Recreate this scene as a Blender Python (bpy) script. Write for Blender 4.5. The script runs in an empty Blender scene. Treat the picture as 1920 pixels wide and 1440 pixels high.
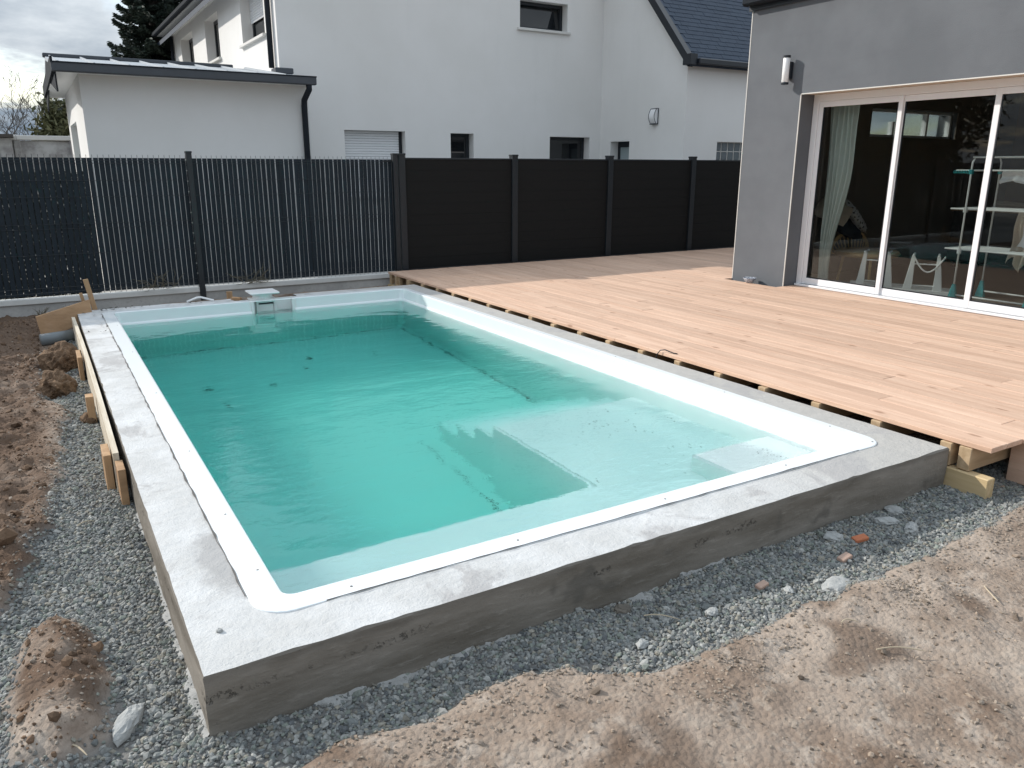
import bpy, bmesh, math, random
import numpy as np
from mathutils import Vector, Matrix

random.seed(7)
rng = np.random.default_rng(7)
S = bpy.context.scene
COL = S.collection

# ------------------------------------------------------------------ camera
cam_d = bpy.data.cameras.new('camera')
cam_d.sensor_width = 36.0
cam_d.sensor_fit = 'HORIZONTAL'
cam_d.lens = 1459.95 / 1920 * 36
cam_d.clip_start = 0.05
cam_d.clip_end = 2000
cam = bpy.data.objects.new('camera', cam_d)
COL.objects.link(cam)
yaw, pitch, roll = 0.54183, 0.27259, 0.00181
fwd = Vector((math.sin(yaw) * math.cos(pitch), math.cos(yaw) * math.cos(pitch), -math.sin(pitch)))
rgt = Vector((math.cos(yaw), -math.sin(yaw), 0))
upv = rgt.cross(fwd)
r2 = math.cos(roll) * rgt + math.sin(roll) * upv
u2 = -math.sin(roll) * rgt + math.cos(roll) * upv
m3 = Matrix((r2, u2, -fwd)).transposed()
CAM = Vector((-0.2284, -2.0500, 1.3757))
cam.matrix_world = Matrix.Translation(CAM) @ m3.to_4x4()
S.camera = cam

# ------------------------------------------------------------------ world, sun, exposure
SUN = Vector((-1.0, 1.3, 0.96)).normalized()
W = bpy.data.worlds.new('World')
S.world = W
W.use_nodes = True
wt = W.node_tree
wt.nodes.clear()
wo = wt.nodes.new('ShaderNodeOutputWorld')
bg = wt.nodes.new('ShaderNodeBackground')
sky = wt.nodes.new('ShaderNodeTexSky')
sky.sky_type = 'NISHITA'
sky.sun_disc = False
sky.sun_elevation = math.asin(SUN.z)
sky.sun_rotation = math.atan2(SUN.x, SUN.y)
sky.altitude = 60
sky.air_density = 1.0
sky.dust_density = 1.5
tc = wt.nodes.new('ShaderNodeTexCoord')
sep = wt.nodes.new('ShaderNodeSeparateXYZ')
wt.links.new(tc.outputs['Generated'], sep.inputs[0])
zz = wt.nodes.new('ShaderNodeMath'); zz.operation = 'MAXIMUM'; zz.inputs[1].default_value = 0.0
wt.links.new(sep.outputs['Z'], zz.inputs[0])
za = wt.nodes.new('ShaderNodeMath'); za.operation = 'ADD'; za.inputs[1].default_value = 0.22
wt.links.new(zz.outputs[0], za.inputs[0])
dvx = wt.nodes.new('ShaderNodeMath'); dvx.operation = 'DIVIDE'
dvy = wt.nodes.new('ShaderNodeMath'); dvy.operation = 'DIVIDE'
wt.links.new(sep.outputs['X'], dvx.inputs[0]); wt.links.new(za.outputs[0], dvx.inputs[1])
wt.links.new(sep.outputs['Y'], dvy.inputs[0]); wt.links.new(za.outputs[0], dvy.inputs[1])
cmb = wt.nodes.new('ShaderNodeCombineXYZ')
wt.links.new(dvx.outputs[0], cmb.inputs[0]); wt.links.new(dvy.outputs[0], cmb.inputs[1])
cn = wt.nodes.new('ShaderNodeTexNoise'); cn.inputs['Scale'].default_value = 1.7
cn.inputs['Detail'].default_value = 8; cn.inputs['Roughness'].default_value = 0.55
cn.inputs['Distortion'].default_value = 0.4
wt.links.new(cmb.outputs[0], cn.inputs['Vector'])
cov = wt.nodes.new('ShaderNodeMapRange'); cov.interpolation_type = 'SMOOTHSTEP'
cov.inputs['From Min'].default_value = 0.33; cov.inputs['From Max'].default_value = 0.47
wt.links.new(cn.outputs['Fac'], cov.inputs['Value'])
cn2 = wt.nodes.new('ShaderNodeTexNoise'); cn2.inputs['Scale'].default_value = 1.25
cn2.inputs['Detail'].default_value = 7; cn2.inputs['Roughness'].default_value = 0.6
off = wt.nodes.new('ShaderNodeVectorMath'); off.operation = 'ADD'; off.inputs[1].default_value = (9.3, 4.6, 1.0)
wt.links.new(cmb.outputs[0], off.inputs[0]); wt.links.new(off.outputs[0], cn2.inputs['Vector'])
crp = wt.nodes.new('ShaderNodeValToRGB')
crp.color_ramp.elements[0].position = 0.36; crp.color_ramp.elements[0].color = (2.3, 2.95, 3.75, 1)
crp.color_ramp.elements[1].position = 0.66; crp.color_ramp.elements[1].color = (7.4, 7.9, 8.3, 1)
wt.links.new(cn2.outputs['Fac'], crp.inputs[0])
ovc = wt.nodes.new('ShaderNodeMapRange')          # overcast layer: darker towards the horizon, all round
ovc.inputs['From Min'].default_value = 0.0; ovc.inputs['From Max'].default_value = 0.75
ovc.inputs['To Min'].default_value = 0.50; ovc.inputs['To Max'].default_value = 1.22
wt.links.new(zz.outputs[0], ovc.inputs['Value'])
ovm = wt.nodes.new('ShaderNodeVectorMath'); ovm.operation = 'SCALE'
wt.links.new(crp.outputs[0], ovm.inputs[0]); wt.links.new(ovc.outputs[0], ovm.inputs['Scale'])
mx = wt.nodes.new('ShaderNodeMix'); mx.data_type = 'RGBA'
wt.links.new(cov.outputs[0], mx.inputs['Factor'])
wt.links.new(sky.outputs[0], mx.inputs[6]); wt.links.new(ovm.outputs[0], mx.inputs[7])
wt.links.new(mx.outputs[2], bg.inputs[0])
bg.inputs[1].default_value = 0.15
wt.links.new(bg.outputs[0], wo.inputs[0])

sl = bpy.data.lights.new('sun', 'SUN')
sl.energy = 3.5
sl.angle = math.radians(0.9)
sl.color = (1.0, 0.95, 0.88)
so = bpy.data.objects.new('sun', sl)
so.rotation_euler = SUN.to_track_quat('Z', 'Y').to_euler()
so.location = (-10, 13, 10)
COL.objects.link(so)
S.cycles.blur_glossy = 0.25
S.view_settings.view_transform = 'Standard'
S.view_settings.look = 'None'
S.view_settings.gamma = 1
S.view_settings.exposure = 0.3


# ------------------------------------------------------------------ node helper
class NT:
    def __init__(s, name):
        s.m = bpy.data.materials.new(name)
        s.m.use_nodes = True
        s.t = s.m.node_tree
        s.n = s.t.nodes
        s.b = s.n['Principled BSDF']
        s.out = s.n['Material Output']
        s._pos = None

    def new(s, t, **k):
        n = s.n.new(t)
        for a, v in k.items():
            setattr(n, a, v)
        return n

    def link(s, a, b):
        s.t.links.new(a, b)

    def put(s, sock, v):
        if hasattr(v, 'is_output') or isinstance(v, bpy.types.NodeSocket):
            s.link(v, sock)
        elif isinstance(v, (tuple, list)) and len(v) == 3 and sock.type == 'RGBA':
            sock.default_value = (*v, 1)
        else:
            sock.default_value = v

    def pos(s):
        if s._pos is None:
            s._pos = s.new('ShaderNodeNewGeometry').outputs['Position']
        return s._pos

    def obj(s):
        return s.new('ShaderNodeTexCoord').outputs['Object']

    def rand(s):
        return s.new('ShaderNodeObjectInfo').outputs['Random']

    def attr(s, name):
        return s.new('ShaderNodeAttribute', attribute_name=name)

    def scale(s, v, sc):
        n = s.new('ShaderNodeVectorMath', operation='MULTIPLY')
        s.link(v, n.inputs[0]); n.inputs[1].default_value = sc
        return n.outputs[0]

    def shift(s, v, f, k=37.0):
        a = s.new('ShaderNodeMath', operation='MULTIPLY'); s.link(f, a.inputs[0]); a.inputs[1].default_value = k
        n = s.new('ShaderNodeVectorMath', operation='ADD')
        s.link(v, n.inputs[0]); s.link(a.outputs[0], n.inputs[1])
        return n.outputs[0]

    def noise(s, sc, det=4, rough=0.5, vec=None, dist=0.0):
        n = s.new('ShaderNodeTexNoise')
        n.inputs['Scale'].default_value = sc
        n.inputs['Detail'].default_value = det
        n.inputs['Roughness'].default_value = rough
        n.inputs['Distortion'].default_value = dist
        s.link(vec if vec is not None else s.pos(), n.inputs['Vector'])
        return n.outputs['Fac']

    def vor(s, sc, vec=None, feat='F1'):
        n = s.new('ShaderNodeTexVoronoi', feature=feat)
        n.inputs['Scale'].default_value = sc
        s.link(vec if vec is not None else s.pos(), n.inputs['Vector'])
        return n.outputs['Distance']

    def step(s, v, a, b):
        n = s.new('ShaderNodeMapRange', interpolation_type='SMOOTHSTEP')
        n.inputs['From Min'].default_value = a
        n.inputs['From Max'].default_value = b
        s.link(v, n.inputs['Value'])
        return n.outputs[0]

    def math(s, op, a, b=0.0):
        n = s.new('ShaderNodeMath', operation=op)
        s.put(n.inputs[0], a); s.put(n.inputs[1], b)
        return n.outputs[0]

    def mix(s, f, a, b, mode='MIX'):
        n = s.new('ShaderNodeMix', data_type='RGBA', blend_type=mode)
        s.put(n.inputs['Factor'], f); s.put(n.inputs[6], a); s.put(n.inputs[7], b)
        return n.outputs[2]

    def xyz(s, v=None):
        n = s.new('ShaderNodeSeparateXYZ')
        s.link(v if v is not None else s.pos(), n.inputs[0])
        return n.outputs

    def bump(s, h, st=0.5, d=0.01, prev=None):
        n = s.new('ShaderNodeBump')
        n.inputs['Strength'].default_value = st
        n.inputs['Distance'].default_value = d
        s.link(h, n.inputs['Height'])
        if prev is not None:
            s.link(prev, n.inputs['Normal'])
        return n.outputs[0]

    def done(s, col=None, rough=None, nor=None, metal=None, spec=None):
        for k, v in (('Base Color', col), ('Roughness', rough), ('Normal', nor), ('Metallic', metal), ('Specular IOR Level', spec)):
            if v is not None:
                s.put(s.b.inputs[k], v)
        return s.m


MAT = {}


def plain(name, col, rough=0.6, var=0.12, sc=6.0, bump=0.0, bsc=200.0, metal=0.0, spec=None):
    n = NT(name)
    f = n.noise(sc, 5, 0.6)
    c = n.mix(f, tuple(x * (1 - var) for x in col), tuple(min(1, x * (1 + var)) for x in col))
    nor = n.bump(n.noise(bsc, 3), bump, 0.004) if bump else None
    MAT[name] = n.done(c, rough, nor, metal, spec)
    return MAT[name]


# ---- soil
n = NT('soil')
gm = n.attr('mask').outputs['Fac']
wet = n.attr('wet').outputs['Fac']
f1 = n.noise(2.2, 6, 0.62)
f2 = n.noise(17, 6, 0.65)
f3 = n.noise(90, 4, 0.6)
c = n.mix(n.step(f1, 0.35, 0.65), (0.225, 0.168, 0.128), (0.345, 0.283, 0.232))
c = n.mix(n.math('MULTIPLY', n.step(f2, 0.5, 0.72), 0.55), c, (0.43, 0.365, 0.30))
c = n.mix(n.math('MULTIPLY', n.step(f3, 0.55, 0.75), 0.5), c, (0.15, 0.105, 0.075))
c = n.mix(n.math('MULTIPLY', n.step(n.noise(5.5, 6, 0.7), 0.52, 0.68), 0.55), c, (0.47, 0.41, 0.35))
c = n.mix(n.math('MULTIPLY', wet, 0.82), c, (0.098, 0.058, 0.036))
c = n.mix(n.math('MULTIPLY', gm, 0.9), c, (0.16, 0.16, 0.155))
px, py, pz = n.xyz()
c = n.mix(n.step(py, 7.75, 7.8), c, n.mix(f2, (0.36, 0.35, 0.33), (0.47, 0.46, 0.44)))
v = n.vor(55)
h = n.math('ADD', n.math('MULTIPLY', f2, 1.2), n.math('MULTIPLY', v, -0.5))
nb = n.bump(h, 0.7, 0.016)
nb = n.bump(n.noise(240, 4, 0.7), 0.5, 0.004, nb)
MAT['soil'] = n.done(c, 0.95, nb, spec=0.2)

# ---- scattered stones / crumbs, colour from the mesh
n = NT('stones')
a = n.attr('col').outputs['Color']
f = n.noise(120, 3)
c = n.mix(f, n.mix(0.5, a, (0.0, 0.0, 0.0)), n.mix(1.0, a, (1.25, 1.25, 1.25), 'MULTIPLY'))
MAT['stones'] = n.done(c, 0.88, n.bump(n.noise(400, 3), 0.4, 0.002), spec=0.25)

# ---- concrete top (slurry whitened, dusty, grey patches)
n = NT('concrete_top')
px, py, pz = n.xyz()
f1 = n.noise(3.0, 6, 0.6)
f2 = n.noise(14, 6, 0.65)
f3 = n.noise(130, 4, 0.6)
c = n.mix(n.step(f1, 0.35, 0.7), (0.50, 0.50, 0.49), (0.61, 0.615, 0.615))
c = n.mix(n.math('MULTIPLY', n.step(f2, 0.5, 0.75), 0.5), c, (0.45, 0.44, 0.425))
grey = n.math('MULTIPLY', n.step(n.math('ADD', px, n.math('MULTIPLY', f1, 1.8)), 2.9, 4.3), 0.85)
c = n.mix(grey, c, n.mix(f2, (0.33, 0.315, 0.29), (0.47, 0.45, 0.42)))
patch = n.math('MULTIPLY', n.step(n.noise(1.9, 5, 0.7, dist=0.6), 0.54, 0.62), 0.7)
c = n.mix(patch, c, (0.36, 0.35, 0.345))
dst = n.new('ShaderNodeVectorMath', operation='DISTANCE')
n.link(n.scale(n.pos(), (1.0, 0.36, 0.0)), dst.inputs[0]); dst.inputs[1].default_value = (0.20, 0.235, 0)
sp_ = n.math('SUBTRACT', 1.0, n.step(n.math('ADD', dst.outputs['Value'], n.math('MULTIPLY', n.noise(9, 5, 0.65), 0.22)), 0.17, 0.24))
c = n.mix(n.math('MULTIPLY', sp_, 0.8), c, n.mix(f2, (0.40, 0.395, 0.39), (0.30, 0.295, 0.29)))
c = n.mix(n.math('MULTIPLY', n.step(f3, 0.62, 0.75), 0.35), c, (0.35, 0.34, 0.32))
nb = n.bump(f2, 0.55, 0.014)
nb = n.bump(n.noise(45, 5, 0.7), 0.5, 0.006, nb)
nb = n.bump(f3, 0.6, 0.003, nb)
MAT['concrete_top'] = n.done(c, 0.9, nb, spec=0.25)

# ---- formed concrete face
n = NT('concrete_face')
st = n.scale(n.pos(), (1.0, 1.0, 5.0))
f1 = n.noise(1.6, 6, 0.6, st)
f2 = n.noise(9, 6, 0.65, st)
f3 = n.noise(60, 4, 0.6)
c = n.mix(n.step(f1, 0.3, 0.7), (0.135, 0.118, 0.096), (0.245, 0.222, 0.192))
c = n.mix(n.math('MULTIPLY', n.step(f2, 0.52, 0.75), 0.6), c, (0.32, 0.295, 0.26))
c = n.mix(n.math('MULTIPLY', n.step(n.noise(4.2, 3, 0.5), 0.62, 0.70), 0.65), c, (0.10, 0.092, 0.08))
c = n.mix(n.math('MULTIPLY', n.step(f3, 0.66, 0.74), 0.7), c, (0.06, 0.055, 0.05))
fx_, fy_, fz_ = n.xyz()
wob = n.math('ADD', fz_, n.math('MULTIPLY', n.noise(3.0, 4, 0.6), 0.06))
band = n.math('SUBTRACT', 1.0, n.step(n.math('ABSOLUTE', n.math('ADD', wob, 0.045)), 0.004, 0.022))
hole = n.math('MULTIPLY', band, n.step(n.noise(52, 4, 0.7), 0.50, 0.66))
hole = n.math('MULTIPLY', hole, n.step(n.math('SUBTRACT', n.noise(2.6, 3, 0.5), n.math('MULTIPLY', fx_, 0.05)), 0.46, 0.58))
c = n.mix(n.math('MULTIPLY', hole, 0.6), c, (0.045, 0.042, 0.038))
c = n.mix(n.math('MULTIPLY', n.step(wob, -0.01, 0.02), 0.35), c, (0.11, 0.10, 0.088))
nb = n.bump(n.math('SUBTRACT', 1.0, hole), 0.8, 0.012)
nb = n.bump(f2, 0.4, 0.008, nb)
nb = n.bump(f3, 0.5, 0.004, nb)
MAT['concrete_face'] = n.done(c, 0.9, nb, spec=0.25)

n = NT('plinth_concrete')
f1 = n.noise(2.5, 6, 0.6); f2 = n.noise(30, 5, 0.6)
c = n.mix(n.step(f1, 0.3, 0.7), (0.34, 0.335, 0.32), (0.47, 0.46, 0.44))
c = n.mix(n.math('MULTIPLY', n.step(f2, 0.5, 0.7), 0.4), c, (0.25, 0.24, 0.225))
MAT['plinth_concrete'] = n.done(c, 0.9, n.bump(f2, 0.3, 0.005))
MAT['plinth_cap'] = plain('plinth_cap', (0.60, 0.60, 0.575), 0.9, 0.12, 8, 0.3, 90)
MAT['mortar'] = plain('mortar', (0.33, 0.33, 0.32), 0.95, 0.25, 25, 0.6, 160)

# ---- pool gelcoat
n = NT('gelcoat')
f = n.noise(1.5, 5, 0.6)
c = n.mix(f, (0.76, 0.80, 0.81), (0.84, 0.865, 0.87))
d = n.math('MULTIPLY', n.step(n.noise(38, 6, 0.75), 0.66, 0.72), 0.30)
c = n.mix(d, c, (0.40, 0.45, 0.42))
MAT['gelcoat'] = n.done(c, 0.22, None, spec=0.4)
plain('screw_metal', (0.22, 0.21, 0.20), 0.5)

plain('shadow_strip_dark', (0.10, 0.095, 0.09), 0.95, 0.3, 40)  # shade colour for the painted shadow strip along the flange
# ---- water
n = NT('water')
n.n.remove(n.b)
g = n.new('ShaderNodeBsdfGlass')
g.inputs['IOR'].default_value = 1.333
g.inputs['Roughness'].default_value = 0.0
g.inputs['Color'].default_value = (1, 1, 1, 1)
px, py, pz = n.xyz()
rip = n.step(n.math('ADD', py, n.math('MULTIPLY', n.noise(0.9, 3, 0.6), 3.0)), 7.4, 4.6)
ss = n.scale(n.pos(), (1.0, 1.7, 1.0))
w1 = n.noise(2.3, 2, 0.4, ss, 0.3)
w2 = n.noise(11, 3, 0.5, ss, 0.5)
w3 = n.noise(34, 2, 0.5, ss, 0.3)
hh = n.math('ADD', n.math('MULTIPLY', w1, 0.0095), n.math('MULTIPLY', w2, 0.0006))
hh = n.math('ADD', hh, n.math('MULTIPLY', n.math('MULTIPLY', w2, rip), 0.0019))
hh = n.math('ADD', hh, n.math('MULTIPLY', n.math('MULTIPLY', w3, rip), 0.00045))
bp = n.new('ShaderNodeBump')
bp.inputs['Strength'].default_value = 1.0
bp.inputs['Distance'].default_value = 1.0
n.link(hh, bp.inputs['Height'])
n.link(bp.outputs[0], g.inputs['Normal'])
n.link(g.outputs[0], n.out.inputs['Surface'])
va = n.new('ShaderNodeVolumeAbsorption')
va.inputs['Color'].default_value = (0.03, 0.86, 0.79, 1)
va.inputs['Density'].default_value = 0.50
n.link(va.outputs[0], n.out.inputs['Volume'])
MAT['water'] = n.m

# ---- deck wood
def wood(name, lo, hi, axis, rough=0.65, knots=True):
    n = NT(name)
    r = n.rand()
    v = n.shift(n.pos(), r, 53.0)
    sc = {'x': (0.06, 1, 1), 'y': (1, 0.06, 1), 'z': (1, 1, 0.06)}[axis]
    vs = n.scale(v, sc)
    f1 = n.noise(22, 5, 0.6, vs, 0.6)
    f2 = n.noise(120, 4, 0.6, vs)
    c = n.mix(n.step(f1, 0.25, 0.75), lo, hi)
    c = n.mix(n.math('MULTIPLY', n.step(f2, 0.55, 0.8), 0.35), c, tuple(x * 0.6 for x in lo))
    br = n.new('ShaderNodeMapRange'); n.link(r, br.inputs[0]); br.inputs[3].default_value = 0.90; br.inputs[4].default_value = 1.07
    c2 = n.new('ShaderNodeCombineXYZ')
    for i in range(3):
        n.link(br.outputs[0], c2.inputs[i])
    c = n.mix(1.0, c, c2.outputs[0], 'MULTIPLY')
    if knots:
        kv = n.scale(v, {'x': (0.45, 1, 1), 'y': (1, 0.45, 1), 'z': (1, 1, 0.45)}[axis])
        k = n.vor(5.5, kv)
        kk = n.math('SUBTRACT', 1.0, n.step(k, 0.05, 0.13))
        c = n.mix(n.math('MULTIPLY', kk, 0.55), c, (0.22, 0.10, 0.055))
        fl = n.noise(38, 5, 0.7, n.scale(v, {'x': (0.22, 1, 1), 'y': (1, 0.22, 1), 'z': (1, 1, 0.22)}[axis]))
        c = n.mix(n.math('MULTIPLY', n.step(fl, 0.60, 0.74), 0.45), c, (0.25, 0.15, 0.10))
        c = n.mix(n.math('MULTIPLY', n.step(fl, 0.42, 0.28), 0.35), c, tuple(min(1, x * 1.18) for x in hi))
        d = n.math('MULTIPLY', n.step(n.noise(3.5, 6, 0.7), 0.55, 0.75), 0.22)
        c = n.mix(d, c, (0.30, 0.22, 0.17))
    nb = n.bump(f2, 0.25, 0.002)
    MAT[name] = n.done(c, rough, nb, spec=0.25)


wood('deck_wood', (0.545, 0.352, 0.248), (0.68, 0.478, 0.355), 'y')
wood('joist_wood', (0.36, 0.25, 0.145), (0.52, 0.385, 0.245), 'x')
wood('bearer_wood', (0.45, 0.33, 0.17), (0.62, 0.48, 0.29), 'y', knots=False)
wood('form_wood', (0.34, 0.205, 0.11), (0.46, 0.29, 0.165), 'x')
wood('form_wood_long', (0.50, 0.42, 0.31), (0.68, 0.62, 0.52), 'y', knots=False)
wood('stake_wood', (0.34, 0.21, 0.115), (0.48, 0.315, 0.18), 'z', knots=False)

# ---- fences
n = NT('slat_dark')
r = n.rand()
c = n.mix(r, (0.006, 0.014, 0.023), (0.011, 0.022, 0.034))
MAT['slat_dark'] = n.done(n.mix(n.noise(12, 4), c, (0.006, 0.012, 0.017)), 0.6, spec=0.35)
plain('fence_metal', (0.012, 0.016, 0.020), 0.45, 0.15)
n = NT('composite_black')
gv = n.scale(n.pos(), (0.05, 1, 1))
f = n.noise(160, 4, 0.6, gv)
c = n.mix(f, (0.0085, 0.0084, 0.0082), (0.0145, 0.0142, 0.0138))
MAT['composite_black'] = n.done(c, 0.75, n.bump(f, 0.3, 0.001), spec=0.2)

# ---- renders
n = NT('white_render')
f = n.noise(0.7, 5, 0.6); f2 = n.noise(260, 3, 0.6)
c = n.mix(n.step(f, 0.3, 0.7), (0.725, 0.715, 0.69), (0.77, 0.76, 0.74))
sv = n.scale(n.pos(), (1, 1, 0.15))
c = n.mix(n.math('MULTIPLY', n.step(n.noise(3, 5, 0.6, sv), 0.55, 0.8), 0.12), c, (0.55, 0.54, 0.52))
MAT['white_render'] = n.done(c, 0.9, n.bump(f2, 0.25, 0.003), spec=0.2)
n = NT('grey_render')
f = n.noise(1.1, 5, 0.6); f2 = n.noise(240, 3, 0.6)
c = n.mix(n.step(f, 0.3, 0.7), (0.128, 0.137, 0.150), (0.155, 0.165, 0.180))
sv = n.scale(n.pos(), (1, 0.2, 1))
c = n.mix(n.math('MULTIPLY', n.step(n.noise(9, 4, 0.6, sv), 0.5, 0.8), 0.2), c, (0.11, 0.118, 0.13))
MAT['grey_render'] = n.done(c, 0.9, n.bump(f2, 0.5, 0.004), spec=0.2)
plain('bead_white', (0.62, 0.60, 0.56), 0.6)
plain('zinc', (0.36, 0.39, 0.42), 0.6, 0.10, 3, metal=0.2)
plain('zinc_dark', (0.085, 0.092, 0.102), 0.85, 0.1, spec=0.2)
plain('gutter_dark', (0.024, 0.028, 0.034), 0.9, 0.1, spec=0.1)
plain('black_trim', (0.010, 0.014, 0.020), 0.4, 0.1)
n = NT('slate')
r = n.rand()
c = n.mix(r, (0.018, 0.032, 0.056), (0.030, 0.048, 0.078))
f = n.noise(40, 5, 0.6)
MAT['slate'] = n.done(n.mix(f, c, (0.024, 0.040, 0.066)), 0.7, n.bump(f, 0.3, 0.003))
plain('white_plastic', (0.80, 0.80, 0.79), 0.35, 0.04)
plain('white_alu', (0.80, 0.80, 0.81), 0.35, 0.03)
plain('shutter_white', (0.74, 0.75, 0.76), 0.4, 0.03)
plain('sill_stone', (0.62, 0.61, 0.58), 0.8, 0.08)
n = NT('dark_glass')
MAT['dark_glass'] = n.done((0.012, 0.014, 0.016), 0.02, spec=0.6)
n = NT('frosted_glass')
MAT['frosted_glass'] = n.done((0.30, 0.36, 0.37), 0.35, spec=0.5)
n = NT('clear_glass')
n.n.remove(n.b)
fr = n.new('ShaderNodeFresnel'); fr.inputs[0].default_value = 1.5
k = n.math('MULTIPLY', fr.outputs[0], 0.6)
tr = n.new('ShaderNodeBsdfTransparent'); tr.inputs[0].default_value = (0.88, 0.91, 0.90, 1)
gl = n.new('ShaderNodeBsdfGlossy'); gl.inputs['Roughness'].default_value = 0.0
ms = n.new('ShaderNodeMixShader')
n.link(k, ms.inputs[0]); n.link(tr.outputs[0], ms.inputs[1]); n.link(gl.outputs[0], ms.inputs[2])
n.link(ms.outputs[0], n.out.inputs[0])
MAT['clear_glass'] = n.m
plain('glass_block', (0.10, 0.12, 0.13), 0.08, 0.3, 30)
plain('lamp_white', (0.82, 0.82, 0.82), 0.3, 0.02)
plain('interior_wall', (0.20, 0.165, 0.135), 0.8, 0.1)
plain('interior_tan', (0.22, 0.13, 0.075), 0.8, 0.1)
plain('interior_floor', (0.26, 0.20, 0.165), 0.35, 0.12)
plain('curtain_cloth', (0.62, 0.66, 0.63), 0.9, 0.08, 40, 0.4, 300)
plain('wicker', (0.50, 0.33, 0.15), 0.6, 0.2, 40, 0.5, 250)
plain('navy_cloth', (0.02, 0.024, 0.035), 0.9, 0.2)
n = NT('pattern_cloth')
k = n.step(n.vor(22), 0.28, 0.34)
MAT['pattern_cloth'] = n.done(n.mix(k, (0.06, 0.065, 0.08), (0.62, 0.62, 0.64)), 0.9)
plain('beige_cloth', (0.52, 0.44, 0.36), 0.9, 0.15, 30)
plain('white_cloth', (0.72, 0.72, 0.74), 0.9, 0.1, 30)
plain('teal_plastic', (0.04, 0.38, 0.40), 0.4, 0.05)
plain('dark_furniture', (0.035, 0.028, 0.024), 0.6, 0.2)
plain('pvc_grey', (0.16, 0.18, 0.19), 0.4, 0.08)
n = NT('bowl_glaze')
k = n.step(n.noise(120, 2, 0.5), 0.47, 0.53)
MAT['bowl_glaze'] = n.done(n.mix(k, (0.10, 0.12, 0.17), (0.55, 0.58, 0.62)), 0.25)
n = NT('brick_red')
MAT['brick_red'] = n.done(n.mix(n.noise(60, 4), (0.36, 0.11, 0.05), (0.50, 0.18, 0.085)), 0.85)
n = NT('brick_pale')
MAT['brick_pale'] = n.done(n.mix(n.noise(60, 4), (0.34, 0.23, 0.18), (0.46, 0.32, 0.25)), 0.9)
n = NT('clod')
f1 = n.noise(12, 6, 0.65)
c = n.mix(n.step(f1, 0.3, 0.7), (0.095, 0.060, 0.038), (0.25, 0.165, 0.105))
c = n.mix(n.math('MULTIPLY', n.step(n.noise(90, 4), 0.55, 0.7), 0.5), c, (0.36, 0.27, 0.19))
MAT['clod'] = n.done(c, 0.95, n.bump(n.noise(70, 6, 0.7), 0.9, 0.02), spec=0.15)
plain('lump_concrete', (0.33, 0.335, 0.325), 0.95, 0.35, 40, 0.9, 90)
plain('twig', (0.46, 0.38, 0.27), 0.8, 0.2)
plain('dead_leaf', (0.035, 0.03, 0.022), 0.8, 0.3)
plain('bark', (0.07, 0.062, 0.055), 0.9, 0.25, 20, 0.6, 60)
n = NT('spruce_needles')
MAT['spruce_needles'] = n.done(n.mix(n.attr('col').outputs['Fac'], (0.012, 0.020, 0.016), (0.050, 0.072, 0.050)), 0.7)
n = NT('bush_leaves')
MAT['bush_leaves'] = n.done(n.mix(n.attr('col').outputs['Fac'], (0.045, 0.055, 0.022), (0.13, 0.13, 0.06)), 0.7)
n = NT('hedge_leaves')
MAT['hedge_leaves'] = n.done(n.mix(n.attr('col').outputs['Fac'], (0.012, 0.020, 0.014), (0.030, 0.042, 0.026)), 0.7)
plain('dry_weed', (0.13, 0.115, 0.08), 0.9, 0.2)
n = NT('old_panel')
f = n.noise(2.2, 6, 0.65)
MAT['old_panel'] = n.done(n.mix(n.step(f, 0.4, 0.68), (0.50, 0.50, 0.49), (0.26, 0.245, 0.24)), 0.95)
plain('far_wall', (0.09, 0.11, 0.14), 0.8, 0.1)


# ------------------------------------------------------------------ mesh helpers
def wl(o):
    v = Vector((0, 0, 0))
    while o is not None:
        v = v + o.location
        o = o.parent
    return v


def place(o, parent):
    """object built in world coordinates -> child of parent"""
    if parent is not None:
        o.location = o.location - wl(parent)
        o.parent = parent
    COL.objects.link(o)
    return o


def empty(name, loc, label, cat, group=None):
    o = bpy.data.objects.new(name, None)
    o.location = loc
    o.empty_display_size = 0.2
    COL.objects.link(o)
    tag(o, label, cat, group)
    return o


def tag(o, label=None, cat=None, group=None, kind=None):
    if label: o['label'] = label
    if cat: o['category'] = cat
    if group: o['group'] = group
    if kind: o['kind'] = kind
    return o


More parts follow.
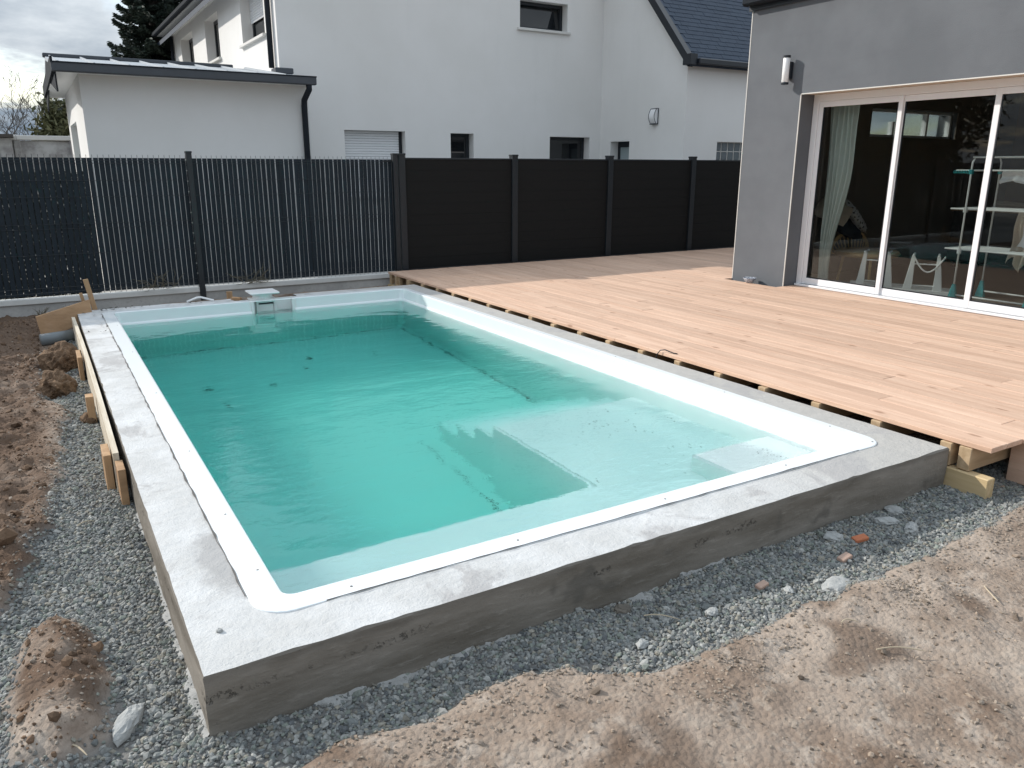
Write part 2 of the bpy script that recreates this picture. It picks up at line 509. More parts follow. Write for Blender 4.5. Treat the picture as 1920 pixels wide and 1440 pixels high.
class MB:
    def __init__(s):
        s.v = []; s.f = []

    def add(s, vs, fs):
        k = len(s.v)
        s.v += [tuple(p) for p in vs]
        s.f += [tuple(i + k for i in f) for f in fs]
        return s

    def box(s, x0, x1, y0, y1, z0, z1, M=None):
        vs = [Vector((x, y, z)) for x in (x0, x1) for y in (y0, y1) for z in (z0, z1)]
        if M is not None:
            vs = [M @ p for p in vs]
        return s.add(vs, [(0, 1, 3, 2), (4, 6, 7, 5), (0, 4, 5, 1), (2, 3, 7, 6), (0, 2, 6, 4), (1, 5, 7, 3)])

    def prism(s, poly, z0, z1):
        n = len(poly)
        vs = [(x, y, z0) for x, y in poly] + [(x, y, z1) for x, y in poly]
        fs = [tuple(range(n - 1, -1, -1)), tuple(range(n, 2 * n))]
        fs += [(i, (i + 1) % n, n + (i + 1) % n, n + i) for i in range(n)]
        return s.add(vs, fs)

    def tube(s, pts, r, sides=6, cap=True):
        pts = [Vector(p) for p in pts]
        rs = r if isinstance(r, (list, tuple)) else [r] * len(pts)
        vs = []
        ref = None
        for i, p in enumerate(pts):
            d = (pts[min(i + 1, len(pts) - 1)] - pts[max(i - 1, 0)])
            d = d.normalized() if d.length > 1e-9 else Vector((0, 0, 1))
            if ref is None:
                ref = Vector((0, 0, 1)) if abs(d.z) < 0.9 else Vector((1, 0, 0))
            a = d.cross(ref).normalized()
            b = d.cross(a)
            ref = a.cross(d)
            for k in range(sides):
                t = 2 * math.pi * k / sides
                vs.append(p + rs[i] * (math.cos(t) * a + math.sin(t) * b))
        fs = []
        for i in range(len(pts) - 1):
            for k in range(sides):
                k2 = (k + 1) % sides
                fs.append((i * sides + k, i * sides + k2, (i + 1) * sides + k2, (i + 1) * sides + k))
        if cap:
            fs.append(tuple(range(sides)))
            q = (len(pts) - 1) * sides
            fs.append(tuple(range(q + sides - 1, q - 1, -1)))
        return s.add(vs, fs)

    def lathe(s, prof, c, seg=20):
        vs = []
        for r, z in prof:
            for k in range(seg):
                t = 2 * math.pi * k / seg
                vs.append((c[0] + r * math.cos(t), c[1] + r * math.sin(t), c[2] + z))
        fs = []
        for i in range(len(prof) - 1):
            for k in range(seg):
                k2 = (k + 1) % seg
                fs.append((i * seg + k, i * seg + k2, (i + 1) * seg + k2, (i + 1) * seg + k))
        return s.add(vs, fs)

    def mesh(s, name, mat, smooth=False, bevel=0.0, seg=1):
        me = bpy.data.meshes.new(name)
        me.from_pydata(s.v, [], s.f)
        bm = bmesh.new(); bm.from_mesh(me)
        bmesh.ops.recalc_face_normals(bm, faces=bm.faces)
        if bevel:
            bmesh.ops.bevel(bm, geom=list(bm.edges), offset=bevel, segments=seg, affect='EDGES', clamp_overlap=True)
        bm.to_mesh(me); bm.free()
        if smooth:
            me.polygons.foreach_set('use_smooth', [True] * len(me.polygons))
        me.materials.append(MAT[mat])
        return me

    def build(s, name, mat, parent=None, smooth=False, bevel=0.0, seg=1):
        o = bpy.data.objects.new(name, s.mesh(name, mat, smooth, bevel, seg))
        return place(o, parent)


def inst(name, me, loc, parent=None, rot=None, scale=None):
    o = bpy.data.objects.new(name, me)
    o.location = loc
    if rot is not None: o.rotation_euler = rot
    if scale is not None: o.scale = scale
    return place(o, parent)


def box(name, x0, x1, y0, y1, z0, z1, mat, parent=None, bevel=0.0, M=None):
    return MB().box(x0, x1, y0, y1, z0, z1, M).build(name, mat, parent, False, bevel)


def wall(mb, axis, a0, a1, z0, z1, t0, t1, holes):
    """slab along `axis` ('x' or 'y') from a0..a1, z0..z1, thickness t0..t1, minus holes (a0,a1,z0,z1)"""
    A = sorted({a0, a1, *[h for q in holes for h in q[:2]]})
    Z = sorted({z0, z1, *[h for q in holes for h in q[2:]]})
    A = [a for a in A if a0 <= a <= a1]
    Z = [z for z in Z if z0 <= z <= z1]
    for i in range(len(A) - 1):
        j0 = None
        for j in range(len(Z) - 1):
            am, zm = (A[i] + A[i + 1]) / 2, (Z[j] + Z[j + 1]) / 2
            if any(h[0] < am < h[1] and h[2] < zm < h[3] for h in holes):
                continue
            if axis == 'x':
                mb.box(A[i], A[i + 1], t0, t1, Z[j], Z[j + 1])
            else:
                mb.box(t0, t1, A[i], A[i + 1], Z[j], Z[j + 1])
    return mb


# value-noise fbm in numpy
def vnoise(x, y, seed):
    xi = np.floor(x).astype(np.int64); yi = np.floor(y).astype(np.int64)
    fx = x - xi; fy = y - yi
    fx = fx * fx * (3 - 2 * fx); fy = fy * fy * (3 - 2 * fy)

    def h(a, b):
        k = (a * 374761393 + b * 668265263 + seed * 1442695041) & 0xFFFFFFFF
        k = ((k ^ (k >> 13)) * 1274126177) & 0xFFFFFFFF
        return ((k ^ (k >> 16)) & 0xFFFF) / 65535.0
    return (h(xi, yi) * (1 - fx) + h(xi + 1, yi) * fx) * (1 - fy) + (h(xi, yi + 1) * (1 - fx) + h(xi + 1, yi + 1) * fx) * fy


def fbm(x, y, sc, oct=5, seed=1, gain=0.5):
    t = np.zeros_like(x); a = 1.0; tot = 0
    for o in range(oct):
        t += a * vnoise(x * sc, y * sc, seed + o * 17); tot += a; a *= gain; sc *= 2.03
    return t / tot


def inpoly(x, y, poly):
    r = np.zeros(x.shape, bool)
    n = len(poly)
    for i in range(n):
        x0, y0 = poly[i]; x1, y1 = poly[(i + 1) % n]
        if y0 == y1: continue
        cnd = ((y0 > y) != (y1 > y)) & (x < (x1 - x0) * (y - y0) / (y1 - y0) + x0)
        r ^= cnd
    return r


def segdist(x, y, poly):
    d = np.full(x.shape, 1e9)
    n = len(poly)
    for i in range(n):
        ax, ay = poly[i]; bx, by = poly[(i + 1) % n]
        dx, dy = bx - ax, by - ay
        t = np.clip(((x - ax) * dx + (y - ay) * dy) / (dx * dx + dy * dy + 1e-12), 0, 1)
        d = np.minimum(d, np.hypot(x - ax - t * dx, y - ay - t * dy))
    return d


def smooth01(v, a, b):
    t = np.clip((v - a) / (b - a), 0, 1)
    return t * t * (3 - 2 * t)


# ------------------------------------------------------------------ dimensions
PW, PL = 3.6, 6.62            # concrete surround
IX0, IX1, IY0, IY1 = 0.31, 3.316, 0.303, 6.303
DZ = 0.047                    # deck top
FY = 7.72                     # fence line
HX = 7.08                     # grey house wall
HY = 4.81                     # its corner

# ------------------------------------------------------------------ ground
GR = [(-0.05, 6.75), (-0.167, 6.127), (-0.33, 5.296), (-0.33, 4.02), (-0.203, 3.665), (-0.25, 3.13), (-0.287, 2.54),
      (-0.333, 2.19), (-0.344, 1.78), (-0.43, 1.69), (-0.468, 1.245), (-0.60, 0.95), (-0.95, 0.8), (-0.95, 0.1),
      (-0.45, 0.02), (-0.25, -0.12), (0.0, -0.30), (0.182, -0.247), (0.305, -0.239), (0.558, -0.255), (0.685, -0.243), (0.86, -0.241),
      (1.046, -0.287), (1.132, -0.373), (1.293, -0.454), (1.591, -0.434), (1.904, -0.431), (2.235, -0.446),
      (2.618, -0.417), (2.843, -0.401), (3.149, -0.405), (3.619, -0.387), (4.1, -0.30), (4.2, 0.3), (3.4, 0.5), (3.4, 6.75)]
MOUND = [(-0.50, 0.43), (-0.44, 0.82), (-0.346, 0.90), (-0.245, 0.72), (-0.215, 0.375), (-0.25, 0.16), (-0.343, 0.10), (-0.48, 0.18)]
PATCH = [(2.452, -0.589, 0.22, 0.13), (0.884, -0.333, 0.16, 0.10), (1.477, -0.60, 0.13, 0.10), (1.313, -0.68, 0.15, 0.08), (0.55, -0.42, 0.14, 0.10),
         (1.75, -0.55, 0.10, 0.06), (3.4, -0.5, 0.4, 0.12)]


def gsd(x, y):
    """signed distance into the gravel bed (positive inside)"""
    w = (fbm(x, y, 7.0, 3, 5) - 0.5) * 0.10
    d = segdist(x, y, GR); d = np.where(inpoly(x, y, GR), d, -d)
    m = segdist(x, y, MOUND); m = np.where(inpoly(x, y, MOUND), m, -m)
    return np.minimum(d, -m) + w


def height(x, y):
    g = gsd(x, y)
    gm = smooth01(g, -0.05, 0.05)
    soil = -0.165 + (fbm(x, y, 1.7, 4, 11) - 0.5) * 0.07 + (fbm(x, y, 8, 4, 23) - 0.5) * 0.022 + (fbm(x, y, 34, 3, 31) - 0.5) * (0.012 + 0.035 * smooth01(-x, 0.2, 0.5) * smooth01(y, 0.6, 1.2)) + (fbm(x, y, 13, 3, 37) - 0.5) * 0.07 * smooth01(-x, 0.25, 0.55) * smooth01(y, 0.6, 1.2)
    soil += 0.16 * smooth01(-x, 0.45, 1.3) * smooth01(y, 0.6, 1.8) * (1 - smooth01(y, 5.0, 5.8))              # spoil heap left of the trench
    soil -= 0.05 * smooth01(y, 5.4, 6.0) * (1 - smooth01(y, 6.5, 7.0)) * smooth01(-x, -0.1, 0.2)
    md = segdist(x, y, MOUND); md = np.where(inpoly(x, y, MOUND), md, 0)
    soil += smooth01(md + (fbm(x, y, 11, 3, 79) - 0.5) * 0.09, -0.01, 0.10) * (0.035 * (0.3 + 1.4 * fbm(x, y, 6, 4, 77)) + 0.055 * (fbm(x, y, 15, 4, 78) - 0.4))
    grav = -0.215 + (fbm(x, y, 3.2, 4, 41) - 0.5) * 0.05 + (fbm(x, y, 20, 2, 43) - 0.5) * 0.015
    h = soil * (1 - gm) + grav * gm
    # flatten away from the garden; lower under the pool and the house
    far = smooth01(np.maximum.reduce([-1.2 - x, x - 4.4, y - 7.6, -2.2 - y]), 0.0, 0.6)
    h = h * (1 - far) - 0.30 * far
    pool = (x > 0.06) & (x < PW - 0.06) & (y > 0.06) & (y < PL - 0.02)
    h = np.where(pool, -2.2, h)
    return h


def axis(lo, hi, st, far):
    a = list(np.arange(lo, hi + 1e-6, st))
    d = st; v = hi
    up = []
    while v < far:
        d *= 1.35; v += d; up.append(v)
    d = st; v = lo; dn = []
    while v > -far:
        d *= 1.35; v -= d; dn.append(v)
    return np.array(dn[::-1] + a + up)


gx = axis(-1.3, 4.6, 0.022, 320)
gy = axis(-1.9, 7.8, 0.024, 320)
X, Y = np.meshgrid(gx, gy)
Z = height(X, Y)
nx, ny = len(gx), len(gy)
idx = np.arange(nx * ny).reshape(ny, nx)
F = np.stack([idx[:-1, :-1], idx[:-1, 1:], idx[1:, 1:], idx[1:, :-1]], -1).reshape(-1, 4)


def np_mesh(name, V, F, mat, smooth=False):
    me = bpy.data.meshes.new(name)
    k = F.shape[1]
    me.vertices.add(len(V)); me.vertices.foreach_set('co', np.ascontiguousarray(V, np.float32).ravel())
    me.loops.add(F.size); me.loops.foreach_set('vertex_index', np.ascontiguousarray(F, np.int32).ravel())
    me.polygons.add(len(F)); me.polygons.foreach_set('loop_start', np.arange(0, F.size, k, dtype=np.int32))
    try:
        me.polygons.foreach_set('loop_total', np.full(len(F), k, np.int32))
    except Exception:
        pass
    me.update(calc_edges=True)
    me.polygons.foreach_set('use_smooth', np.full(len(F), smooth))
    me.materials.append(MAT[mat])
    return me


me = np_mesh('ground', np.stack([X, Y, Z], -1).reshape(-1, 3), F, 'soil', True)
mk = me.attributes.new('mask', 'FLOAT', 'POINT')
mk.data.foreach_set('value', smooth01(gsd(X, Y), -0.04, 0.05).ravel().astype(np.float32))
wet = np.clip(smooth01(-X, 0.22, 0.42) * smooth01(Y, 0.8, 1.5) * (0.55 + 1.3 * (fbm(X, Y, 4, 4, 91) - 0.15)) +
              1.0 * smooth01(fbm(X, Y, 5, 4, 93), 0.30, 0.62) * smooth01(np.where(inpoly(X, Y, MOUND), segdist(X, Y, MOUND), 0), 0.0, 0.05) +
              0.75 * smooth01(fbm(X, Y, 4, 4, 97), 0.6, 0.75) + 0.5 * smooth01(Y, 5.2, 6.2) * (X < 0.2), 0, 1)
mk = me.attributes.new('wet', 'FLOAT', 'POINT')
mk.data.foreach_set('value', wet.ravel().astype(np.float32))
ground = bpy.data.objects.new('ground', me)
COL.objects.link(ground)
tag(ground, 'bare brown soil with a trench of grey gravel round the pool', 'ground', kind='structure')


def hz(x, y):
    return float(height(np.array([float(x)]), np.array([float(y)]))[0])


# ------------------------------------------------------------------ swimming pool
pool = empty('swimming_pool', (1.8, 3.3, -0.2), 'white shell swimming pool in a raised rough concrete surround', 'pool')

# concrete ring: grid of cells with the shell and the skimmer gap left open
FX0, FX1, FY0, FY1 = 0.204, 3.392, 0.205, 6.42     # outer line of the shell flange


def lin(*keys, st=0.05):
    out = []
    for a, b in zip(keys[:-1], keys[1:]):
        k = max(1, int(round((b - a) / st)))
        out += [a + (b - a) * i / k for i in range(k)]
    return out + [keys[-1]]


cx = lin(0, FX0 + 0.05, 1.46, 2.13, FX1 - 0.05, PW, st=0.045)
cy = lin(0, FY0 + 0.05, FY1 - 0.05, PL, st=0.045)
bm = bmesh.new()
vv = {}


def gv(i, j):
    if (i, j) not in vv:
        vv[(i, j)] = bm.verts.new((cx[i], cy[j], 0))
    return vv[(i, j)]


for i in range(len(cx) - 1):
    for j in range(len(cy) - 1):
        xm, ym = (cx[i] + cx[i + 1]) / 2, (cy[j] + cy[j + 1]) / 2
        if FX0 + 0.05 < xm < FX1 - 0.05 and FY0 + 0.05 < ym < FY1 - 0.05:
            continue
        if 1.46 < xm < 2.13 and ym > FY1 - 0.05:
            continue
        bm.faces.new((gv(i, j), gv(i + 1, j), gv(i + 1, j + 1), gv(i, j + 1)))
bm.normal_update()
border = [e for e in bm.edges if len(e.link_faces) == 1]
for lv in (-0.006, -0.05, -0.10, -0.15, -0.20, -0.26, -0.34, -0.48):
    r = bmesh.ops.extrude_edge_only(bm, edges=border)
    for g_ in r['geom']:
        if isinstance(g_, bmesh.types.BMVert):
            g_.co.z = lv
    border = [g_ for g_ in r['geom'] if isinstance(g_, bmesh.types.BMEdge) and all(abs(v_.co.z - lv) < 1e-6 for v_ in g_.verts)]
P0 = np.array([v_.co[:] for v_ in bm.verts])
da = fbm(P0[:, 0] + P0[:, 2] * 1.7, P0[:, 1] - P0[:, 2] * 2.1, 4.0, 4, 201) - 0.5
db = fbm(P0[:, 0] - P0[:, 2] * 2.3, P0[:, 1] + P0[:, 2] * 1.3, 13.0, 3, 207) - 0.5
for v_, a_, b_ in zip(bm.verts, da, db):
    x, y, z = v_.co
    ox = -1 if x < 0.001 else (1 if x > PW - 0.001 else 0)
    oy = -1 if y < 0.001 else (1 if y > PL - 0.001 else 0)
    if z < -0.001:
        v_.co.x += ox * (0.001 + 0.010 * a_ + 0.006 * b_)
        v_.co.y += oy * (0.001 + 0.010 * a_ + 0.006 * b_)
    else:
        v_.co.z += 0.007 * a_ + 0.005 * b_ - (0.001 if ox or oy else 0)
        v_.co.x -= ox * (0.002 + 0.016 * max(0, b_ - 0.05))
        v_.co.y -= oy * (0.002 + 0.016 * max(0, b_ - 0.05))
bmesh.ops.recalc_face_normals(bm, faces=bm.faces)
me = bpy.data.meshes.new('concrete_surround')
bm.to_mesh(me); bm.free()
me.materials.append(MAT['concrete_top']); me.materials.append(MAT['concrete_face'])
for p_ in me.polygons:
    p_.material_index = 0 if p_.normal.z > 0.93 else 1
    p_.use_smooth = True
me.set_sharp_from_angle(angle=math.radians(38))
place(bpy.data.objects.new('concrete_surround', me), pool)

# shell: flange, walls, floor, bench, stair
shell = MB()


def rrect(x0, x1, y0, y1, r, n=7):
    pts = []
    for cxx, cyy, a0 in ((x1 - r, y1 - r, 0), (x0 + r, y1 - r, 90), (x0 + r, y0 + r, 180), (x1 - r, y0 + r, 270)):
        for k in range(n):
            t = math.radians(a0 + 90 * k / (n - 1))
            pts.append((cxx + r * math.cos(t), cyy + r * math.sin(t)))
    return pts


rings = [(rrect(FX0, FX1, FY0, FY1, 0.12), -0.02), (rrect(FX0, FX1, FY0, FY1, 0.12), 0.004), (rrect(FX0 + 0.004, FX1 - 0.004, FY0 + 0.004, FY1 - 0.004, 0.118), 0.0055),
         (rrect(IX0 - 0.012, IX1 + 0.012, IY0 - 0.012, IY1 + 0.012, 0.05), 0.0075), (rrect(IX0 - 0.004, IX1 + 0.004, IY0 - 0.004, IY1 + 0.004, 0.046), 0.0055),
         (rrect(IX0, IX1, IY0, IY1, 0.044), 0.0), (rrect(IX0 + 0.003, IX1 - 0.003, IY0 + 0.003, IY1 - 0.003, 0.043), -0.10), (rrect(IX0 + 0.018, IX1 - 0.018, IY0 + 0.018, IY1 - 0.018, 0.042), -0.108),
         (rrect(IX0 + 0.02, IX1 - 0.02, IY0 + 0.02, IY1 - 0.02, 0.042), -0.13), (rrect(IX0 + 0.045, IX1 - 0.045, IY0 + 0.045, IY1 - 0.045, 0.06), -1.44), (rrect(IX0 + 0.09, IX1 - 0.09, IY0 + 0.09, IY1 - 0.09, 0.08), -1.50)]
nr = len(rings[0][0])
vs, fs = [], []
for ring, z in rings:
    vs += [(x, y, z) for x, y in ring]
SK0, SK1 = 1.60, 2.055        # skimmer opening in the far wall
for q in range(len(rings) - 1):
    for k in range(nr):
        k2 = (k + 1) % nr
        fs.append((q * nr + k, q * nr + k2, (q + 1) * nr + k2, (q + 1) * nr + k))
fs.append(tuple(range((len(rings) - 1) * nr, len(rings) * nr)))
shell.add(vs, fs)
me = bpy.data.meshes.new('shell')
me.from_pydata(shell.v, [], shell.f)
bm = bmesh.new(); bm.from_mesh(me)
# cut the skimmer opening: far wall strip above the water
for co, no in (((SK0, 0, 0), (1, 0, 0)), ((SK1, 0, 0), (1, 0, 0)), ((0, 0, -0.22), (0, 0, 1)), ((0, 0, -0.004), (0, 0, 1))):
    bmesh.ops.bisect_plane(bm, geom=bm.verts[:] + bm.edges[:] + bm.faces[:], plane_co=co, plane_no=no)
kill = [f_ for f_ in bm.faces if SK0 < f_.calc_center_median().x < SK1 and f_.calc_center_median().y > 6.2 and f_.calc_center_median().z > -0.22
        and (f_.calc_center_median().z < -0.003 or f_.calc_center_median().y > IY1 + 0.014)]
bmesh.ops.delete(bm, geom=kill, context='FACES')
bmesh.ops.recalc_face_normals(bm, faces=bm.faces)
bm.to_mesh(me); bm.free()
for p_ in me.polygons: p_.use_smooth = p_.normal.z < 0.5 and abs(p_.normal.x) < 0.999 and abs(p_.normal.y) < 0.999
me.materials.append(MAT['gelcoat'])
sh = place(bpy.data.objects.new('shell', me), pool)
# bench + platform, one L-shaped block; stair; corner step
ex = 0.02
MB().prism([(IX0 - ex, IY0 - ex), (IX1 + ex, IY0 - ex), (IX1 + ex, 2.11), (2.118, 2.11), (2.118, 1.02), (IX0 - ex, 1.02)], -1.52, -0.45).build('bench', 'gelcoat', sh, bevel=0.02, seg=3)
def stair(x0, x1):
    prof = [(2.05, -1.52), (2.99, -1.52), (2.99, -1.17), (2.69, -1.17), (2.69, -0.93), (2.40, -0.93), (2.40, -0.69), (2.05, -0.69)]
    n_ = len(prof)
    vs = [(x0 + 0.05 * (-0.45 - z), y, z) for y, z in prof] + [(x1, y, z) for y, z in prof]
    fs = [tuple(range(n_)), tuple(range(2 * n_ - 1, n_ - 1, -1))] + [(i, (i + 1) % n_, n_ + (i + 1) % n_, n_ + i) for i in range(n_)]
    return MB().add(vs, fs).build('stair', 'gelcoat', sh, bevel=0.014, seg=2)


stair(2.122, IX1 + ex)
box('step', 2.69, IX1 + ex, IY0 - ex, 0.90, -0.46, -0.20, 'gelcoat', sh, bevel=0.02)
# skimmer: chamber behind the far wall, mouth, lid standing proud on a neck
sk = MB()
sk.box(SK0, SK1, 6.44, 6.46, -0.30, 0.0)
sk.box(SK0 - 0.02, SK0, 6.30, 6.46, -0.30, 0.0)
sk.box(SK1, SK1 + 0.02, 6.30, 6.46, -0.30, 0.0)
sk.box(SK0, SK1, 6.30, 6.46, -0.32, -0.30)
skimmer = sk.build('skimmer', 'white_plastic', pool)
for xx in (SK0 - 0.004, SK1 - 0.028):
    box('edge_trim', xx, xx + 0.032, 6.285, 6.31, -0.30, 0.004, 'white_plastic', skimmer, bevel=0.004)
fr = MB()
fr.box(1.675, 1.70, 6.40, 6.44, -0.21, -0.002); fr.box(1.86, 1.885, 6.40, 6.44, -0.21, -0.002)
fr.box(1.70, 1.86, 6.40, 6.44, -0.035, -0.002); fr.box(1.70, 1.86, 6.40, 6.44, -0.21, -0.19)
fr.build('mouth_frame', 'white_plastic', skimmer, bevel=0.003)
box('mouth', 1.70, 1.86, 6.431, 6.4385, -0.19, -0.035, 'black_trim', skimmer)
box('weir_flap', 1.702, 1.858, 6.415, 6.423, -0.19, -0.055, 'white_plastic', skimmer, bevel=0.002)
box('collar', 1.61, 1.88, 6.33, 6.52, 0.0, 0.014, 'white_plastic', skimmer, bevel=0.004)
MB().lathe([(0.0, 0.0), (0.105, 0.0), (0.10, 0.05), (0.115, 0.058), (0.0, 0.058)], (1.755, 6.44, 0.012), 20).build('neck', 'white_plastic', skimmer)
box('lid', 1.605, 1.905, 6.29, 6.58, 0.068, 0.088, 'white_plastic', skimmer, bevel=0.008)
# screws in the flange
scm = MB().lathe([(0.0, 0.003), (0.004, 0.0028), (0.0058, 0.0)], (0, 0, 0), 8).mesh('screw', 'screw_metal')
for x, y in [(0.275, 0.52), (0.52, 0.245), (1.18, 0.245), (1.92, 0.247), (2.68, 0.25), (3.33, 0.245), (3.352, 0.52), (0.274, 1.05), (0.275, 1.9), (0.276, 3.1), (0.275, 4.4), (0.276, 5.6), (3.352, 1.3), (3.352, 2.4)]:
    inst('screw', scm, (x, y, 0.0058), sh)
# white cement lip at the foot of the surround
def lip(L, fx, seed, wmax, lo):
    """ragged crust of spilt cement along the foot of the surround; fx(t, out, z) -> world"""
    vs, fs = [], []
    N = int(L / 0.012)
    for i in range(N + 1):
        t = i / N * L
        A1 = np.array([t + seed])
        wv = float(fbm(A1, np.array([0.3]), 5, 5, 301)[0]); w2 = float(fbm(A1, np.array([4.3]), 31, 3, 305)[0])
        w_ = wmax * max(0.0, (wv - lo) / (1 - lo)) * (0.6 + 0.8 * w2) * min(1, (L - t) / 0.3 + 0.05)
        row = []
        for k in range(5):
            o_ = w_ * k / 4
            p = fx(t, o_, 0)
            zg = hz(p[0], p[1])
            j = (float(vnoise(np.array([t * 55.0]), np.array([k * 3.3]), seed)[0]) - 0.5) * 0.012
            row.append(fx(t, o_, zg + 0.009 - 0.022 * (k / 4) ** 2 + j - (0.03 if w_ < 0.012 else 0)))
        row.insert(0, fx(t, -0.02, row[0][2] + 0.012))
        vs += row
        if i:
            k = 6 * i
            fs += [(k - 6 + j, k + j, k + j + 1, k - 5 + j) for j in range(5)]
    return MB().add(vs, fs).build('cement_lip', 'mortar', pool, True)


lip(2.3, lambda t, o_, z: (t + 0.01, -o_, z), 2, 0.20, 0.40)
lip(2.0, lambda t, o_, z: (-o_, t, z), 9, 0.11, 0.42)

# water
WZ = -0.125
wb = MB().box(IX0 - 0.0, IX1 + 0.0, IY0 - 0.0, IY1 + 0.10, -1.51, WZ)
water = wb.build('water', 'water')
tag(water, 'clear turquoise water filling the pool', 'water', kind='structure')

# leaves drowned on the pool floor
def leaf_mesh(name, L, Wd, mat):
    n = 7
    vs = []
    for i in range(n):
        t = i / (n - 1)
        w_ = Wd * math.sin(math.pi * (0.06 + 0.94 * t) ** 0.8) * (0.75 + 0.5 * random.random())
        z = 0.012 * math.sin(t * 3.1) + random.uniform(-0.003, 0.003)
        vs += [(L * (t - 0.5), -w_ / 2, z + random.uniform(0, 0.008)), (L * (t - 0.5), 0, z), (L * (t - 0.5), w_ / 2, z + random.uniform(0, 0.01))]
    fs = []
    for i in range(n - 1):
        k = 3 * i
        fs += [(k, k + 3, k + 4, k + 1), (k + 1, k + 4, k + 5, k + 2)]
    return MB().add(vs, fs).mesh(name, mat)


LEAVES = [(0.93, 4.40), (1.93, 5.45), (2.55, 5.28), (1.40, 4.80), (0.88, 4.9), (1.80, 5.15)]
lm = [leaf_mesh('sunken_leaf', 0.085, 0.06, 'dead_leaf') for _ in range(3)]
for x, y in LEAVES:
    o = inst('sunken_leaf', random.choice(lm), (x, y, -1.494), None, (0, 0, random.uniform(0, 6.3)), [random.uniform(0.6, 1.3)] * 3)
    tag(o, 'small dark leaf sunk on the pool floor', 'leaf', 'dark leaves lying on the pool floor')

def ribbon(mb, pts, wfun, z, seed, side=(0, 1)):
    vs, fs = [], []
    for i, (x, y) in enumerate(pts):
        w_ = wfun(i)
        j = (float(vnoise(np.array([i * 0.35]), np.array([seed * 1.0]), seed)[0]) - 0.5) * 0.02 * side[1]
        vs += [(x + side[0] * (j - w_), y + (1 - side[0]) * (j - w_), z), (x + side[0] * (j + w_), y + (1 - side[0]) * (j + w_), z + 0.002)]
        if i:
            k = 2 * i
            fs.append((k - 2, k - 1, k + 1, k))
    return mb.add(vs, fs)


def wj(seed, lo, hi):
    return lambda i: lo + (hi - lo) * float(vnoise(np.array([i * 0.31]), np.array([2.0]), seed)[0]) ** 2.2


mb = MB()
ribbon(mb, [(0.40 + i * 0.02, 6.195) for i in range(142)], wj(3, 0.002, 0.020), -1.492, 5, (0, 1))
ribbon(mb, [(3.215, 3.2 + i * 0.02) for i in range(149)], wj(4, 0.002, 0.014), -1.492, 6, (1, 1))
ribbon(mb, [(2.035, 1.15 + i * 0.02) for i in range(96)], wj(8, 0.0, 0.007), -1.492, 7, (1, 1))
tag(mb.build('sediment', 'dead_leaf', pool), kind='stuff')
mb = MB()
for cx_, cy_, rx_, ry_, n_ in ((2.75, 1.70, 0.16, 0.16, 60), (3.2, 1.55, 0.07, 0.3, 34), (2.95, 1.15, 0.12, 0.12, 22), (2.45, 1.5, 0.25, 0.4, 14), (2.65, 0.75, 0.05, 0.18, 16)):
    for _ in range(n_):
        x = cx_ + random.gauss(0, rx_); y = cy_ + random.gauss(0, ry_); s_ = random.uniform(0.002, 0.006)
        if not (2.16 < x < 3.26 and 0.36 < y < 2.06) or (x > 2.66 and y < 0.93): continue
        mb.add([(x - s_, y, -0.4485), (x, y - s_ * 0.7, -0.4485), (x + s_, y, -0.4465), (x, y + s_ * 0.7, -0.4475)], [(0, 1, 2, 3)])
for _ in range(30):
    x = random.gauss(3.08, 0.06); y = random.gauss(0.66, 0.10); s_ = random.uniform(0.002, 0.005)
    if 2.72 < x < 3.26 and 0.36 < y < 0.86: mb.add([(x - s_, y, -0.1985), (x, y - s_ * 0.7, -0.1985), (x + s_, y, -0.1965), (x, y + s_ * 0.7, -0.1975)], [(0, 1, 2, 3)])
tag(mb.build('grit', 'dead_leaf', pool), kind='stuff')
mb = MB()  # thin dark strips painting the shadow line between flange and concrete
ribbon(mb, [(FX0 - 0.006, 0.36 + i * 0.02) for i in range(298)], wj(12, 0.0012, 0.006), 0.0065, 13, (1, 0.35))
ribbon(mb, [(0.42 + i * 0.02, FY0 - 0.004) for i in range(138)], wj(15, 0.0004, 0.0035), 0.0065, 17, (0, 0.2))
mb.build('flange_shadow', 'shadow_strip_dark', pool)

# ------------------------------------------------------------------ wooden deck
DX0 = 3.638
deck = empty('wooden_deck', (5.3, 3.5, -0.2), 'new larch terrace deck between the pool and the grey house', 'deck')
bw, gap, th = 0.140, 0.0045, 0.027
ncol = 46
for i in range(ncol):
    xa = DX0 + i * (bw + gap)
    xb = xa + bw
    if xa > 10.3: break
    y1 = 7.52 - random.uniform(0, 0.006)
    y0 = -0.19 if xb < 3.96 else -1.9
    segs = [(y0, y1)]
    if xb > HX - 0.001:
        if xa < HX + 0.25 and xb <= HX + 0.27:
            segs = [(0.12, 4.025), (HY + 0.005, y1)]
        else:
            segs = [(HY + 0.005, y1)]
    for a, b in segs:
        cut = a
        first = True
        while cut < b - 0.01:
            ln = random.uniform(1.2, 4.0) if first else random.choice([3.6, 3.9, 4.2])
            e = min(b, cut + ln)
            if b - e < 0.5: e = b
            dz = random.uniform(-0.0012, 0.0012)
            x0_, x1_ = xa, xb
            if a < HY and xb > HX - 0.001 and b < HY: x1_ = min(xb, HX + 0.27)
            elif a < HY and xa < HX < xb: x1_ = HX - 0.004
            box('board', x0_, x1_, cut + 0.001, e - 0.0015, DZ - th + dz, DZ + dz, 'deck_wood', deck, bevel=0.0022)
            cut = e; first = False
